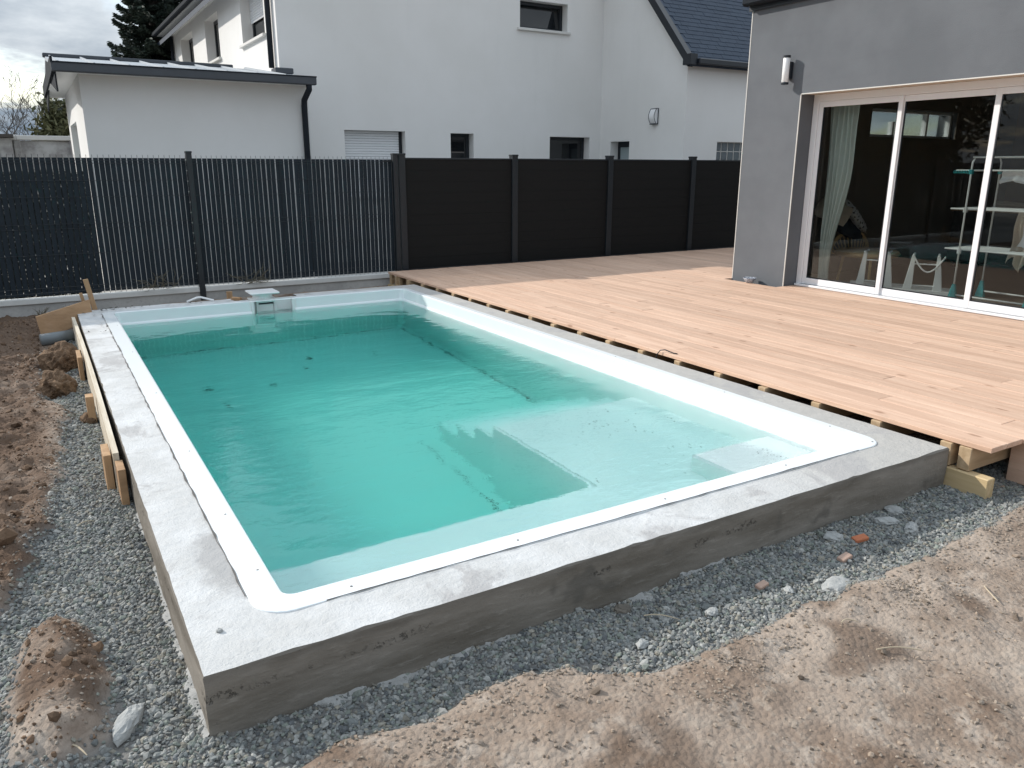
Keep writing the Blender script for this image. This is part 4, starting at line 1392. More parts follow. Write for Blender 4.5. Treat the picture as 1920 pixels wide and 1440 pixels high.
pillow('cushion', (8.33, 4.2, 0.70), 0.26, 0.22, 0.07, (0.9, 0.25, 0.1), 'navy_cloth', 'dark navy cushion lying on the wicker chair back', 'cushion')
pillow('cushion', (8.42, 4.17, 0.80), 0.25, 0.17, 0.06, (0.7, 0.62, 0.15), 'pattern_cloth', 'black and white patterned cushion on the wicker chair', 'cushion')
pillow('folded_blanket', (8.02, 4.17, 0.86), 0.16, 0.20, 0.05, (0.5, -0.75, 0.2), 'beige_cloth', 'beige folded blanket beside the curtain on the wicker chair', 'blanket')


# upturned white trestle frames standing on the floor
def stand(loc, rz, label, hoop):
    e = empty('trestle_frame', loc, label, 'frame', 'white trestle frames behind the glass')
    e.rotation_euler = (0, 0, rz)

    def loc_build(mb, nm):
        o = bpy.data.objects.new(nm, mb.mesh(nm, 'white_plastic', bevel=0.004))
        o.parent = e; COL.objects.link(o)
    loc_build(MB().box(-0.30, 0.30, -0.16, -0.11, 0, 0.055), 'foot')
    loc_build(MB().box(-0.30, 0.30, 0.11, 0.16, 0, 0.055), 'foot')
    for s_ in (-1, 1):
        loc_build(MB().add([(s_ * 0.145 - 0.045, -0.15, 0.055), (s_ * 0.145 + 0.045, -0.15, 0.055), (s_ * 0.145 + 0.045, -0.12, 0.055), (s_ * 0.145 - 0.045, -0.12, 0.055),
                            (s_ * 0.12 - 0.016, -0.145, 0.42), (s_ * 0.12 + 0.016, -0.145, 0.42), (s_ * 0.12 + 0.016, -0.12, 0.42), (s_ * 0.12 - 0.016, -0.12, 0.42)],
                           [(3, 2, 1, 0), (4, 5, 6, 7), (0, 1, 5, 4), (2, 3, 7, 6), (0, 4, 7, 3), (1, 2, 6, 5)]), 'upright')
        loc_build(MB().tube([(s_ * 0.12, -0.20, 0.425), (s_ * 0.12, 0.02, 0.425)], 0.013, 6), 'cross_bar')
    loc_build(MB().tube([(-0.12, -0.13, 0.33), (0.12, -0.13, 0.33)], 0.009, 6), 'stretcher')
    loc_build(MB().tube([(-0.12, -0.13, 0.10), (0.12, -0.13, 0.10)], 0.009, 6), 'stretcher')
    if hoop:
        loc_build(MB().tube([(-0.12 + 0.30 * t, -0.16, 0.42 - 0.17 * math.sin(math.pi * t)) for t in [i / 10 for i in range(11)]], 0.010, 6), 'strap')
    return e


stand((7.86, 3.38, FZ), -1.15, 'white trestle frame standing on the floor behind the first glass leaf', False)
stand((7.98, 2.90, FZ), -1.05, 'white trestle frame with a drooping strap inside the glass door', True)

# drying rack
dr = empty('drying_rack', (7.95, 2.1, FZ), 'white tubular drying rack with teal joints behind the glass', 'drying rack')
xa_, xb_ = 7.78, 8.30
ya_, yb_ = 2.45, 1.72
for yy in (ya_, yb_):
    MB().tube([(xa_ - 0.05, yy, 0.09), (xa_ + 0.02, yy, 1.38), (xa_ + 0.05, yy, 1.46), (xa_ + 0.1, yy, 1.47), (xb_ - 0.1, yy, 1.47), (xb_ - 0.05, yy, 1.46), (xb_ - 0.02, yy, 1.38), (xb_ + 0.05, yy, 0.09)] if False else
              [(xa_, yy, 0.09), (xa_, yy, 1.42), (xa_ + 0.04, yy, 1.47), (xb_ - 0.04, yy, 1.47), (xb_, yy, 1.42), (xb_, yy, 0.09)], 0.010, 6).build('upright', 'white_plastic', dr, True)
for xx in (xa_, xb_):
    MB().tube([(xx, ya_, 0.11), (xx, yb_, 0.11)], 0.009, 6).build('foot_rail', 'white_plastic', dr, True)
    MB().tube([(xx, ya_, 1.47), (xx, yb_, 1.47)], 0.009, 6).build('top_rail', 'white_plastic', dr, True)
    for yy in (ya_, yb_):
        MB().add([(xx - 0.02, yy - 0.05, FZ), (xx + 0.02, yy - 0.05, FZ), (xx + 0.02, yy + 0.05, FZ), (xx - 0.02, yy + 0.05, FZ), (xx - 0.014, yy - 0.014, 0.22), (xx + 0.014, yy - 0.014, 0.22), (xx + 0.014, yy + 0.014, 0.22), (xx - 0.014, yy + 0.014, 0.22)],
                 [(3, 2, 1, 0), (4, 5, 6, 7), (0, 1, 5, 4), (2, 3, 7, 6), (0, 4, 7, 3), (1, 2, 6, 5)]).build('joint', 'teal_plastic', dr, bevel=0.004)
        for z in (0.55, 0.96, 1.33):
            box('joint', xx - 0.015, xx + 0.015, yy - 0.015, yy + 0.015, z - 0.022, z + 0.022, 'teal_plastic' if z > 1 else 'white_plastic', dr)
for z in (0.57, 0.97, 1.345):
    m = MB()
    y0_, y1_ = ya_ + 0.16, yb_ - 0.16
    m.tube([(xa_ + 0.02, y0_, z), (xa_ + 0.02, y1_, z), (xb_ - 0.02, y1_, z), (xb_ - 0.02, y0_, z), (xa_ + 0.02, y0_, z)], 0.008, 5)
    for k in range(1, 12):
        xx = xa_ + 0.02 + (xb_ - xa_ - 0.04) * k / 12
        m.tube([(xx, y0_, z), (xx, y1_, z)], 0.0028, 4)
    m.build('tier', 'white_plastic', dr)
m = MB()
for k in range(7):
    t0 = k * 0.026
    m.tube([(xa_ - 0.01 + 0.0 * k, ya_ + 0.16 - t0 + 0.012 * math.cos(a), 1.33 + 0.012 * math.sin(a)) for a in [i * math.pi / 4 for i in range(9)]], 0.0035, 4, False)
m.build('hook_strip', 'teal_plastic', dr)


def cloth(loc, w_, h_, mat, label, seed):
    vs, fs = [], []
    n = 14
    for j in range(n + 1):
        for i in range(n + 1):
            u, v = i / n - 0.5, j / n
            vs.append((loc[0] + 0.03 * math.sin(u * 19 + seed) * (0.3 + v) + 0.02 * math.sin(v * 9 + seed), loc[1] + u * w_ * (1 - 0.25 * v * math.sin(3 * v + seed)), loc[2] - v * h_ * (1 + 0.15 * math.sin(u * 8 + seed))))
    for j in range(n):
        for i in range(n):
            k = j * (n + 1) + i
            fs.append((k, k + 1, k + n + 2, k + n + 1))
    o = MB().add(vs, fs).build('laundry', mat, None, True)
    tag(o, label, 'laundry')


cloth((7.93, 1.83, 0.975), 0.22, 0.40, 'white_cloth', 'white garment hanging from the middle tier of the drying rack', 1.0)
cloth((8.05, 2.0, 0.96), 0.16, 0.52, 'beige_cloth', 'beige garment hanging low on the drying rack', 2.2)
cloth((7.95, 2.06, 1.348), 0.34, 0.12, 'white_cloth', 'pale cloth laid over the top tier of the drying rack', 3.1)
# dim furniture deeper in the room
sf = empty('sideboard', (10.9, 3.2, FZ), 'dark low sideboard deep inside the room', 'sideboard')
box('body', 10.6, 11.2, 2.2, 4.2, FZ + 0.08, 0.80, 'dark_furniture', sf, bevel=0.01)
box('top', 10.57, 11.23, 2.17, 4.23, 0.802, 0.835, 'interior_tan', sf, bevel=0.005)
for yy in (2.3, 4.1): box('leg', 10.65, 10.72, yy - 0.03, yy + 0.03, FZ, FZ + 0.08, 'dark_furniture', sf)
pillow('folded_linen', (10.9, 2.9, 0.90), 0.20, 0.25, 0.06, (0, 0.1, 0.3), 'white_cloth', 'pile of white linen on the dark sideboard', 'linen')
pillow('folded_linen', (10.9, 3.6, 0.885), 0.15, 0.2, 0.045, (0.1, 0, 0.8), 'beige_cloth', 'pile of beige linen on the dark sideboard', 'linen')

# bowl on the deck by the wall
bo = MB().lathe([(0.0, 0.004), (0.04, 0.0), (0.045, 0.006), (0.062, 0.03), (0.078, 0.058), (0.075, 0.060), (0.058, 0.032), (0.035, 0.012), (0.0, 0.012)], (6.96, 4.42, DZ + 0.0015), 24).build('bowl', 'bowl_glaze', None, True)
tag(bo, 'small blue and white patterned bowl on the deck by the grey wall', 'bowl')

o = MB().tube([(3.60, 2.24, -0.03), (3.615, 2.235, 0.03), (3.625, 2.215, 0.062), (3.64, 2.18, 0.070), (3.655, 2.14, 0.060), (3.668, 2.115, DZ + 0.0065), (3.68, 2.09, DZ + 0.0055)], 0.004, 6).build('cable', 'black_trim', None, True)
tag(o, 'short black cable end looping up over the deck edge', 'cable')

# ------------------------------------------------------------------ formwork along the left side
def leaning(name, mat, c, sx, sy, sz, R, label, cat, group=None, parent=None):
    M = Matrix.Translation(c) @ R.to_matrix().to_4x4()
    o = MB().box(-sx / 2, sx / 2, -sy / 2, sy / 2, -sz / 2, sz / 2, M).build(name, mat, parent, bevel=0.002)
    if label: tag(o, label, cat, group)
    return o


from mathutils import Euler
fb = MB()
fvs, ffs = [], []
nn = 30
for i in range(nn + 1):
    t = i / nn
    y = 2.06 + (6.25 - 2.06) * t
    bow = 0.010 * math.sin(math.pi * t)
    x1_ = -0.030 + bow; x0_ = x1_ - 0.027
    fvs += [(x0_, y, -0.23), (x1_, y, -0.23), (x1_, y, 0.006), (x0_, y, 0.006)]
    if i:
        k = 4 * i
        ffs += [(k - 4 + j, k + j, k + (j + 1) % 4, k - 4 + (j + 1) % 4) for j in range(4)]
ffs += [(0, 1, 2, 3), (4 * nn + 3, 4 * nn + 2, 4 * nn + 1, 4 * nn)]
o = fb.add(fvs, ffs).build('form_board', 'form_wood_long', None)
tag(o, 'long cement stained formwork plank along the pool surround', 'plank')
for y, w_, zt, dpt, lab in ((4.72, 0.30, -0.03, 0.03, 'orange plywood block nailed to the formwork beside the soil clods'), (3.40, 0.09, -0.03, 0.045, 'narrow wooden stake driven into the gravel against the formwork'),
                            (2.22, 0.20, -0.02, 0.035, 'short plywood block at the cut end of the formwork plank')):
    x1_ = -0.062
    zg = hz(x1_ - 0.03, y)
    o = box('form_stake', x1_ - dpt, x1_, y - w_ / 2, y + w_ / 2, zg - 0.06, zt, 'stake_wood', None, bevel=0.002)
    tag(o, lab, 'stake', 'wooden stakes holding the formwork')
o = box('form_stake', -0.052, -0.018, 1.90, 2.05, -0.27, -0.03, 'form_wood', None, bevel=0.002)
tag(o, 'dark damp wood offcut pressed against the concrete below the formwork end', 'stake', 'wooden stakes holding the formwork')
# big plywood board leaning at the far corner, stakes behind it
M = Matrix(((1, 0, 0), (0, 1, 0), (0, 0, 1)))
o = MB().add([(-0.345, 6.35, 0.02), (0.125, 6.52, 0.118), (0.125, 6.55, 0.118), (-0.345, 6.38, 0.02), (-0.315, 6.30, -0.20), (0.13, 6.47, -0.06), (0.13, 6.50, -0.06), (-0.315, 6.33, -0.20)],
             [(0, 1, 2, 3), (7, 6, 5, 4), (0, 4, 5, 1), (1, 5, 6, 2), (2, 6, 7, 3), (3, 7, 4, 0)]).build('shutter_panel', 'form_wood', None, bevel=0.003)
tag(o, 'wide plywood formwork panel leaning at the far corner of the pool', 'board')
o = leaning('form_stake', 'stake_wood', (0.155, 6.62, 0.06), 0.045, 0.022, 0.50, Euler((0.05, -0.16, 0.1)), 'tall slanting batten rising behind the plywood panel', 'stake', 'wooden stakes holding the formwork')
o = leaning('form_stake', 'stake_wood', (0.085, 6.60, 0.03), 0.03, 0.02, 0.30, Euler((0.0, -0.18, 0.0)), 'thin batten tip showing above the plywood panel', 'stake', 'wooden stakes holding the formwork')
o = box('form_stake', -0.055, -0.025, 6.0, 6.06, -0.25, -0.02, 'stake_wood', None, bevel=0.002)
tag(o, 'square wooden peg under the end of the plywood panel', 'stake', 'wooden stakes holding the formwork')
# grey pipe under the panel
pp = MB()
pp.tube([(-0.33, 6.15, hz(-0.33, 6.15) + 0.045), (-0.07, 6.20, hz(-0.1, 6.2) + 0.055)], 0.055, 14)
o = pp.build('drain_pipe', 'pvc_grey', None, True)
tag(o, 'short grey plastic pipe under the plywood panel', 'pipe')
# odds and ends behind the far rim
o = box('form_stake', 1.50, 1.56, 7.0, 7.03, -0.25, 0.02, 'stake_wood', None, bevel=0.002)
tag(o, 'short upright peg standing before the concrete plinth', 'stake', 'wooden stakes holding the formwork')
o = leaning('wood_offcut', 'form_wood', (1.50, 6.52, 0.012), 0.10, 0.05, 0.03, Euler((0, 0.05, -0.7)), 'reddish wood offcut on the rim beside the skimmer', 'offcut')
o = MB().tube([(1.02, 6.62, 0.006), (1.12, 6.60, 0.045), (1.16, 6.60, 0.045), (1.28, 6.57, 0.006)], 0.011, 6).build('plastic_bracket', 'white_plastic', None)
tag(o, 'bent white plastic bracket lying on the far rim by the fence post', 'bracket')


# ------------------------------------------------------------------ rubble, clods, twigs
def lump(name, loc, sx, sy, sz, mat, label, cat, group=None, seed=0, rough=0.35, sub=3, rz=0.0, parent=None):
    bm = bmesh.new()
    bmesh.ops.create_icosphere(bm, subdivisions=sub, radius=1)
    P_ = np.array([v_.co[:] for v_ in bm.verts])
    q = fbm(P_[:, 0] * 1.0 + seed * 3.1 + P_[:, 2], P_[:, 1] + seed * 1.7 - P_[:, 2] * 0.6, 1.2, 4, 500 + seed)
    q2 = fbm(P_[:, 0] + seed * 2.1 - P_[:, 2], P_[:, 1] * 1.0 + P_[:, 2] * 1.1, 5.0, 3, 600 + seed)
    for v_, a_, b_ in zip(bm.verts, q, q2):
        s_ = 1 + rough * 2 * (a_ - 0.5) + rough * 0.7 * (b_ - 0.5)
        v_.co = Vector((v_.co.x * sx * s_, v_.co.y * sy * s_, max(-0.6, v_.co.z) * sz * s_))
    me = bpy.data.meshes.new(name)
    bm.to_mesh(me); bm.free()
    me.materials.append(MAT[mat])
    o = bpy.data.objects.new(name, me)
    o.location = loc; o.rotation_euler = (0, 0, rz)
    place(o, parent)
    if label: tag(o, label, cat, group)
    return o


def on(x, y, d=0.0):
    return (x, y, hz(x, y) + d)


lump('earth_clod', on(-0.20, 5.02, 0.06), 0.13, 0.15, 0.15, 'clod', 'larger brown earth clod on gravel opposite the upper formwork block', 'clod', 'earth clods in the gravel trench', 1, 0.5, 4)
lump('earth_clod', on(-0.255, 4.28, 0.05), 0.125, 0.14, 0.125, 'clod', 'brown earth clod on gravel level with the narrow stake', 'clod', 'earth clods in the gravel trench', 2, 0.5, 4)
lump('earth_clod', on(-0.105, 3.42, 0.01), 0.055, 0.07, 0.05, 'clod', 'small earth clod at the foot of the narrow stake', 'clod', 'earth clods in the gravel trench', 3, 0.5, 3)
lump('concrete_lump', on(-0.19, 0.19, 0.005), 0.032, 0.085, 0.028, 'lump_concrete', 'long pale concrete lump in the gravel by the pool corner', 'lump', 'broken concrete lumps', 4, 0.4, 3, rz=-0.5)
for i, (x, y, a, b, c_, lab) in enumerate((
        (3.139, -0.045, 0.028, 0.05, 0.02, 'thin pale concrete splash nearest the deck bearer'),
        (2.935, -0.127, 0.055, 0.025, 0.022, 'long pale concrete lump between the splash and the red tile shard'),
        (2.985, -0.225, 0.045, 0.03, 0.028, 'blocky white concrete lump in the gravel right of the red shard'),
        (2.60, -0.105, 0.05, 0.03, 0.02, 'flat grey concrete flake close to the surround above the red shard'),
        (2.275, -0.375, 0.075, 0.05, 0.022, 'broad flat concrete crust at the soil edge'),
        (2.08, -0.30, 0.03, 0.018, 0.012, 'small pale flake beside the tan brick chip'),
        (1.445, -0.068, 0.03, 0.022, 0.024, 'dark stone pushed against the cement lip'),
        (1.36, -0.28, 0.028, 0.018, 0.012, 'small white concrete chip below the dark stone'),
        (1.70, -0.27, 0.026, 0.018, 0.012, 'oval pale concrete chip left of the tan brick chip'),
        (0.085, 0.205, 0.010, 0.009, 0.008, 'tiny grey pebble on the concrete corner'))):
    z = 0.004 if y > 0 else hz(x, y) + 0.008
    lump('concrete_lump' if i not in (6, 9) else 'stone', (x, y, z), a, b, c_, 'lump_concrete' if i not in (6,) else 'concrete_face', lab, 'lump' if i not in (6, 9) else 'stone', 'broken concrete lumps', 10 + i, 0.45, 3, rz=random.uniform(-1, 1))
for x, y, s_, mat, lab in ((2.685, -0.176, 1.0, 'brick_red', 'bright orange-red tile shard on the gravel'), (2.482, -0.25, 0.95, 'brick_pale', 'dull pink brick shard near the soil edge'),
                           (2.001, -0.235, 0.8, 'brick_pale', 'tan brick chip lying in the gravel')):
    M = Matrix.Translation(on(x, y, 0.014)) @ Euler((0.12, -0.1, random.uniform(-0.4, 0.1))).to_matrix().to_4x4()
    o = MB().box(-0.034 * s_, 0.034 * s_, -0.016 * s_, 0.02 * s_, -0.009, 0.009, M).build('brick_shard', mat, None, bevel=0.003)
    tag(o, lab, 'brick shard', 'brick shards in the gravel')
for i, (x, y, ln, a, lab) in enumerate(((1.52, -0.20, 0.13, -0.75, 'curved pale twig on gravel below the dark stone'), (-0.33, 0.10, 0.09, -1.0, 'short straw-coloured stem by the soil mound'),
                                       (2.02, -0.80, 0.16, -0.6, 'long thin straw stem on the brown soil'), (2.0, -0.62, 0.06, -0.5, 'short straw stem beside the gravel patch'),
                                       (2.65, -0.75, 0.12, 0.9, 'fine dry stem on the soil near the right edge'), (-0.22, 1.75, 0.07, 0.3, 'thin dry stem on the gravel left of the pool'))):
    z = hz(x, y) + 0.014
    pts = [(x + (t - 0.5) * ln * math.cos(a), y + (t - 0.5) * ln * math.sin(a) + 0.012 * math.sin(t * 3.1), z + 0.006 * math.sin(t * 3.1)) for t in [k / 6 for k in range(7)]]
    o = MB().tube(pts, [0.0022] * 6 + [0.001], 5).build('twig', 'twig', None)
    tag(o, lab, 'twig', 'dry stems on the ground')


# ------------------------------------------------------------------ stones and crumbs (stuff)
def ico():
    bm = bmesh.new(); bmesh.ops.create_icosphere(bm, subdivisions=1, radius=1.0)
    bm.verts.ensure_lookup_table()
    V = np.array([v_.co[:] for v_ in bm.verts]); F_ = np.array([[v_.index for v_ in f_.verts] for f_ in bm.faces])
    bm.free()
    return V, F_


IV, IF = ico()


def scatter(name, pts, size, cols, mat, flat=0.62, emb=0.25, label=None, cat=None):
    n = len(pts)
    T = []
    for k in range(14):
        s_ = 1 + rng.uniform(-0.32, 0.28, (len(IV), 1))
        T.append(IV * s_)
    T = np.array(T)[rng.integers(0, 14, n)]
    sc = size[:, None] * np.stack([rng.uniform(0.75, 1.3, n), rng.uniform(0.6, 1.0, n), flat * rng.uniform(0.7, 1.2, n)], -1)
    V = T * sc[:, None, :]
    # random rotation: yaw plus a moderate tilt
    ya = rng.uniform(0, 2 * np.pi, n); ti = rng.normal(0, 0.45, n); tj = rng.normal(0, 0.45, n)
    x, y, z = V[..., 0], V[..., 1], V[..., 2]
    c_, s_ = np.cos(ti)[:, None], np.sin(ti)[:, None]
    y, z = y * c_ - z * s_, y * s_ + z * c_
    c_, s_ = np.cos(tj)[:, None], np.sin(tj)[:, None]
    x, z = x * c_ + z * s_, -x * s_ + z * c_
    c_, s_ = np.cos(ya)[:, None], np.sin(ya)[:, None]
    x, y = x * c_ - y * s_, x * s_ + y * c_
    V = np.stack([x, y, z], -1) + pts[:, None, :]
    V[..., 2] += (size * flat * (1 - emb * 2))[:, None] * 0.5
    k = len(IV)
    Fa = (IF[None] + (np.arange(n) * k)[:, None, None]).reshape(-1, 3)
    me = np_mesh(name, V.reshape(-1, 3), Fa, mat, False)
    at = me.attributes.new('col', 'FLOAT_COLOR', 'POINT')
    cc = np.concatenate([np.repeat(cols, k, 0), np.ones((n * k, 1))], 1).astype(np.float32)
    at.data.foreach_set('color', cc.ravel())
    o = bpy.data.objects.new(name, me)
    COL.objects.link(o)
    tag(o, label, cat, kind='stuff')
    return o


def visible(x, y):
    d = np.stack([x - CAM.x, y - CAM.y, np.full(x.shape, -0.2 - CAM.z)], -1)
    w_ = d @ np.array(fwd); u = d @ np.array(r2) / w_; v = d @ np.array(u2) / w_
    return (np.abs(u) < 0.95) & (np.abs(v) < 0.64) & (w_ > 0.3)


def inpool(x, y, m=0.0):
    return (x > -m) & (x < PW + m) & (y > -m) & (y < PL + m)


def grid_pts(x0, x1, y0, y1, p):
    a = np.arange(x0, x1, p); b = np.arange(y0, y1, p)
    x, y = np.meshgrid(a, b)
    x = x.ravel() + rng.uniform(-0.5, 0.5, x.size) * p; y = y.ravel() + rng.uniform(-0.5, 0.5, y.size) * p
    k = visible(x, y) & ~inpool(x, y, 0.004)
    return x[k], y[k]


def gravel_cols(n):
    base = 0.82 * np.array([[0.31, 0.315, 0.30], [0.23, 0.245, 0.24], [0.40, 0.40, 0.375], [0.34, 0.32, 0.27], [0.27, 0.295, 0.26], [0.165, 0.175, 0.18]])
    c = base[rng.choice(6, n, p=[0.28, 0.22, 0.16, 0.12, 0.14, 0.08])]
    return c * rng.uniform(0.75, 1.25, (n, 1))


PX, PY, PS = [], [], []
for y0, y1, p, s_ in ((-1.4, 0.9, 0.0118, 0.0088), (0.9, 2.6, 0.0135, 0.0095), (2.6, 4.4, 0.017, 0.0115), (4.4, 6.7, 0.022, 0.014)):
    x, y = grid_pts(-1.0, 4.2, y0, y1, p)
    g = gsd(x, y)
    pr = smooth01(g, -0.035, 0.035)
    pr *= 1 - 0.55 * smooth01(fbm(x, y, 4, 3, 61), 0.62, 0.72) * (g < 0.12)
    for a, b, r_, rr in PATCH:
        pr = np.maximum(pr, 0.72 * np.exp(-(((x - a) / r_) ** 2 + ((y - b) / rr) ** 2) * 1.2) * smooth01(fbm(x, y, 9, 3, 67), 0.3, 0.6))
    pr = np.maximum(pr, np.where((x < 0) & (y > 0), 0.010, 0.040) + 0.16 * smooth01(-g, 0.25, 0.0))
    k = rng.uniform(0, 1, len(x)) < pr
    PX.append(x[k]); PY.append(y[k]); PS.append(np.full(k.sum(), s_))
x = np.concatenate(PX); y = np.concatenate(PY); sz = np.concatenate(PS) * rng.lognormal(0.0, 0.24, len(x))
col = gravel_cols(len(x))
g = gsd(x, y)
tint = smooth01(-g, -0.01, 0.06)[:, None]
sz = sz * (1 - 0.38 * tint[:, 0])
col = col * (1 - 0.85 * tint) + np.array([[0.345, 0.275, 0.215]]) * rng.uniform(0.7, 1.25, (len(x), 1)) * 0.85 * tint
scatter('gravel', np.stack([x, y, height(x, y)], -1), sz, col, 'stones', 0.66, 0.18, 'loose grey-green crushed gravel packed round the pool surround', 'gravel')
# soil crumbs
x, y = grid_pts(-1.2, 4.3, -1.6, 7.4, 0.020)
g = gsd(x, y)
pr = np.where(g < -0.01, 0.09 + 0.22 * smooth01(fbm(x, y, 5, 3, 71), 0.5, 0.7) + 0.30 * ((x < 0) & (y > 0.0)), 0.012)
k = rng.uniform(0, 1, len(x)) < pr
x, y = x[k], y[k]
sz = 0.0042 * rng.lognormal(0.0, 0.5, len(x)) * np.where((x < -0.1) & (rng.uniform(0, 1, len(x)) < 0.10), 2.6, 1.0)
col = np.where((x < -0.12)[:, None], np.array([[0.24, 0.155, 0.10]]), np.array([[0.28, 0.22, 0.17]])) * rng.uniform(0.55, 1.45, (len(x), 1)) * np.where((x < -0.15)[:, None], 0.7, 1.0)
scatter('soil_crumbs', np.stack([x, y, height(x, y)], -1), sz, col, 'stones', 0.75, 0.3, 'crumbs of brown earth scattered over the bare soil', 'soil')
# leaf litter on the far rim
V, F_ = [], []
mb = MB()
for k in range(46):
    x = random.choice([random.uniform(0.05, 0.55), random.uniform(0.1, 1.3)]); y = random.uniform(6.43, 6.60)
    if random.random() < 0.2: x, y = random.uniform(0.03, 0.2), random.uniform(5.2, 6.4)
    s_ = random.uniform(0.008, 0.026); a = random.uniform(0, 6.3)
    M = Matrix.Translation((x, y, 0.010 + s_ * 0.15)) @ Euler((random.uniform(-0.4, 0.4), random.uniform(-0.4, 0.4), a)).to_matrix().to_4x4()
    pts = [M @ Vector(p) for p in ((-s_, 0, 0), (-s_ * 0.3, s_ * 0.5, 0.003), (s_, 0, 0.004), (-s_ * 0.3, -s_ * 0.5, 0.002))]
    mb.add(pts, [(0, 1, 2, 3)])
o = mb.build('leaf_litter', 'dead_leaf')
tag(o, 'dark leaf bits strewn over the far left rim', 'leaf litter', kind='stuff')


# dry creepers at the foot of the mesh fence
def creeper(x0, n, spread, label):
    m = MB()
    for _ in range(n):
        p = Vector((x0 + random.uniform(-spread, spread), FY - 0.05, random.uniform(0.0, 0.04)))
        d = Vector((random.uniform(-1, 1), -0.15, random.uniform(0.1, 0.9))).normalized()
        pts = [p.copy()]
        for _k in range(7):
            d = (d + Vector((random.uniform(-0.5, 0.5), random.uniform(-0.15, 0.1), random.uniform(-0.55, 0.3)))).normalized()
            p = p + d * random.uniform(0.025, 0.05)
            p.z = max(p.z, 0.006); p.y = min(max(p.y, FY - 0.11), FY - 0.03)
            pts.append(p.copy())
        m.tube(pts, [0.003] * 6 + [0.002, 0.001], 4)
    o = m.build('dry_creeper', 'dry_weed')
    tag(o, label, 'weed', 'dry weeds along the fence foot')


creeper(0.95, 22, 0.16, 'tangle of dry creeper on the plinth left of the mesh post')
creeper(2.0, 26, 0.20, 'larger tangle of dry creeper right of the mesh post')
m = MB()
for x0, y0 in ((-0.28, 7.55), (-0.05, 7.5), (-0.32, 7.45)):
    for _ in range(14):
        a = random.uniform(0, 6.3); h_ = random.uniform(0.04, 0.11)
        z = hz(x0, y0)
        m.tube([(x0, y0, z), (x0 + 0.02 * math.cos(a), y0 + 0.02 * math.sin(a), z + h_ * 0.6), (x0 + 0.06 * math.cos(a), y0 + 0.06 * math.sin(a), z + h_)], [0.003, 0.002, 0.001], 4)
o = m.build('dry_grass', 'dry_weed')
tag(o, 'dry grass tufts in front of the left plinth', 'grass', kind='stuff')


# ------------------------------------------------------------------ planting and walls far behind
def leaf_cloud(name, C, dirs, sizes, mat, parent, shade, seed=0):
    """one mesh of small diamond leaves: centres C (n,3), axis dirs (n,3)"""
    n = len(C)
    d = dirs / (np.linalg.norm(dirs, axis=1, keepdims=True) + 1e-9)
    r = rng.normal(size=(n, 3)); s_ = np.cross(d, r); s_ /= (np.linalg.norm(s_, axis=1, keepdims=True) + 1e-9)
    L = sizes[:, None]
    V = np.stack([C - d * L, C + s_ * L * 0.36, C + d * L, C - s_ * L * 0.36], 1).reshape(-1, 3)
    Fq = np.arange(4 * n).reshape(n, 4)
    me = np_mesh(name, V, Fq, mat)
    at = me.attributes.new('col', 'FLOAT', 'POINT')
    at.data.foreach_set('value', np.repeat(shade, 4).astype(np.float32))
    return place(bpy.data.objects.new(name, me), parent)


# spruce
sx_, sy_ = 3.35, 23.0
spz = -0.4
sp = empty('spruce_tree', (sx_, sy_, spz), 'tall dark spruce rising behind the white house', 'tree')
MB().tube([(sx_, sy_, spz), (sx_, sy_, 5), (sx_ + 0.1, sy_, 11)], [0.22, 0.15, 0.03], 8).build('trunk', 'bark', sp, True)
C, D, SZ, SH = [], [], [], []
limb = MB()
for k in range(300):
    z = 1.8 + 8.8 * (k / 300) + random.uniform(-0.08, 0.08)
    L = (1.75 * (1 - (z - 1.0) / 10.5) + 0.15) * random.uniform(0.65, 1.12)
    a = k * 2.39996 + random.uniform(-0.3, 0.3)
    pts = []
    for i in range(9):
        t = i / 8
        pts.append(Vector((sx_ + math.cos(a) * L * t, sy_ + math.sin(a) * L * t, z - 0.30 * L * t + 0.34 * L * t * t * (0.4 + 0.6 * t))))
    limb.tube(pts, [0.022 * (1 - i / 9) + 0.003 for i in range(9)], 4)
    n_ = int(420 * L)
    for _ in range(n_):
        t = random.random() ** 0.7
        i = min(7, int(t * 8)); p = pts[i].lerp(pts[i + 1], t * 8 - i)
        sd_ = random.choice((-1, 1))
        wdt = 0.34 * L * (1 - t) ** 0.8 * random.random() + 0.03
        q = p + Vector((-math.sin(a), math.cos(a), 0)) * sd_ * wdt + Vector((math.cos(a), math.sin(a), 0)) * wdt * 0.5 + Vector((0, 0, -0.30 * wdt + random.uniform(-0.07, 0.03)))
        C.append(q); D.append(Vector((math.cos(a) * 0.7 - math.sin(a) * sd_ * 0.7, math.sin(a) * 0.7 + math.cos(a) * sd_ * 0.7, random.uniform(-0.6, 0.35))))
        SZ.append(random.uniform(0.035, 0.085)); SH.append(random.random() * 0.8 + 0.2 * t)
limb.build('limbs', 'bark', sp)
leaf_cloud('crown', np.array(C), np.array(D), np.array(SZ), 'spruce_needles', sp, np.array(SH))


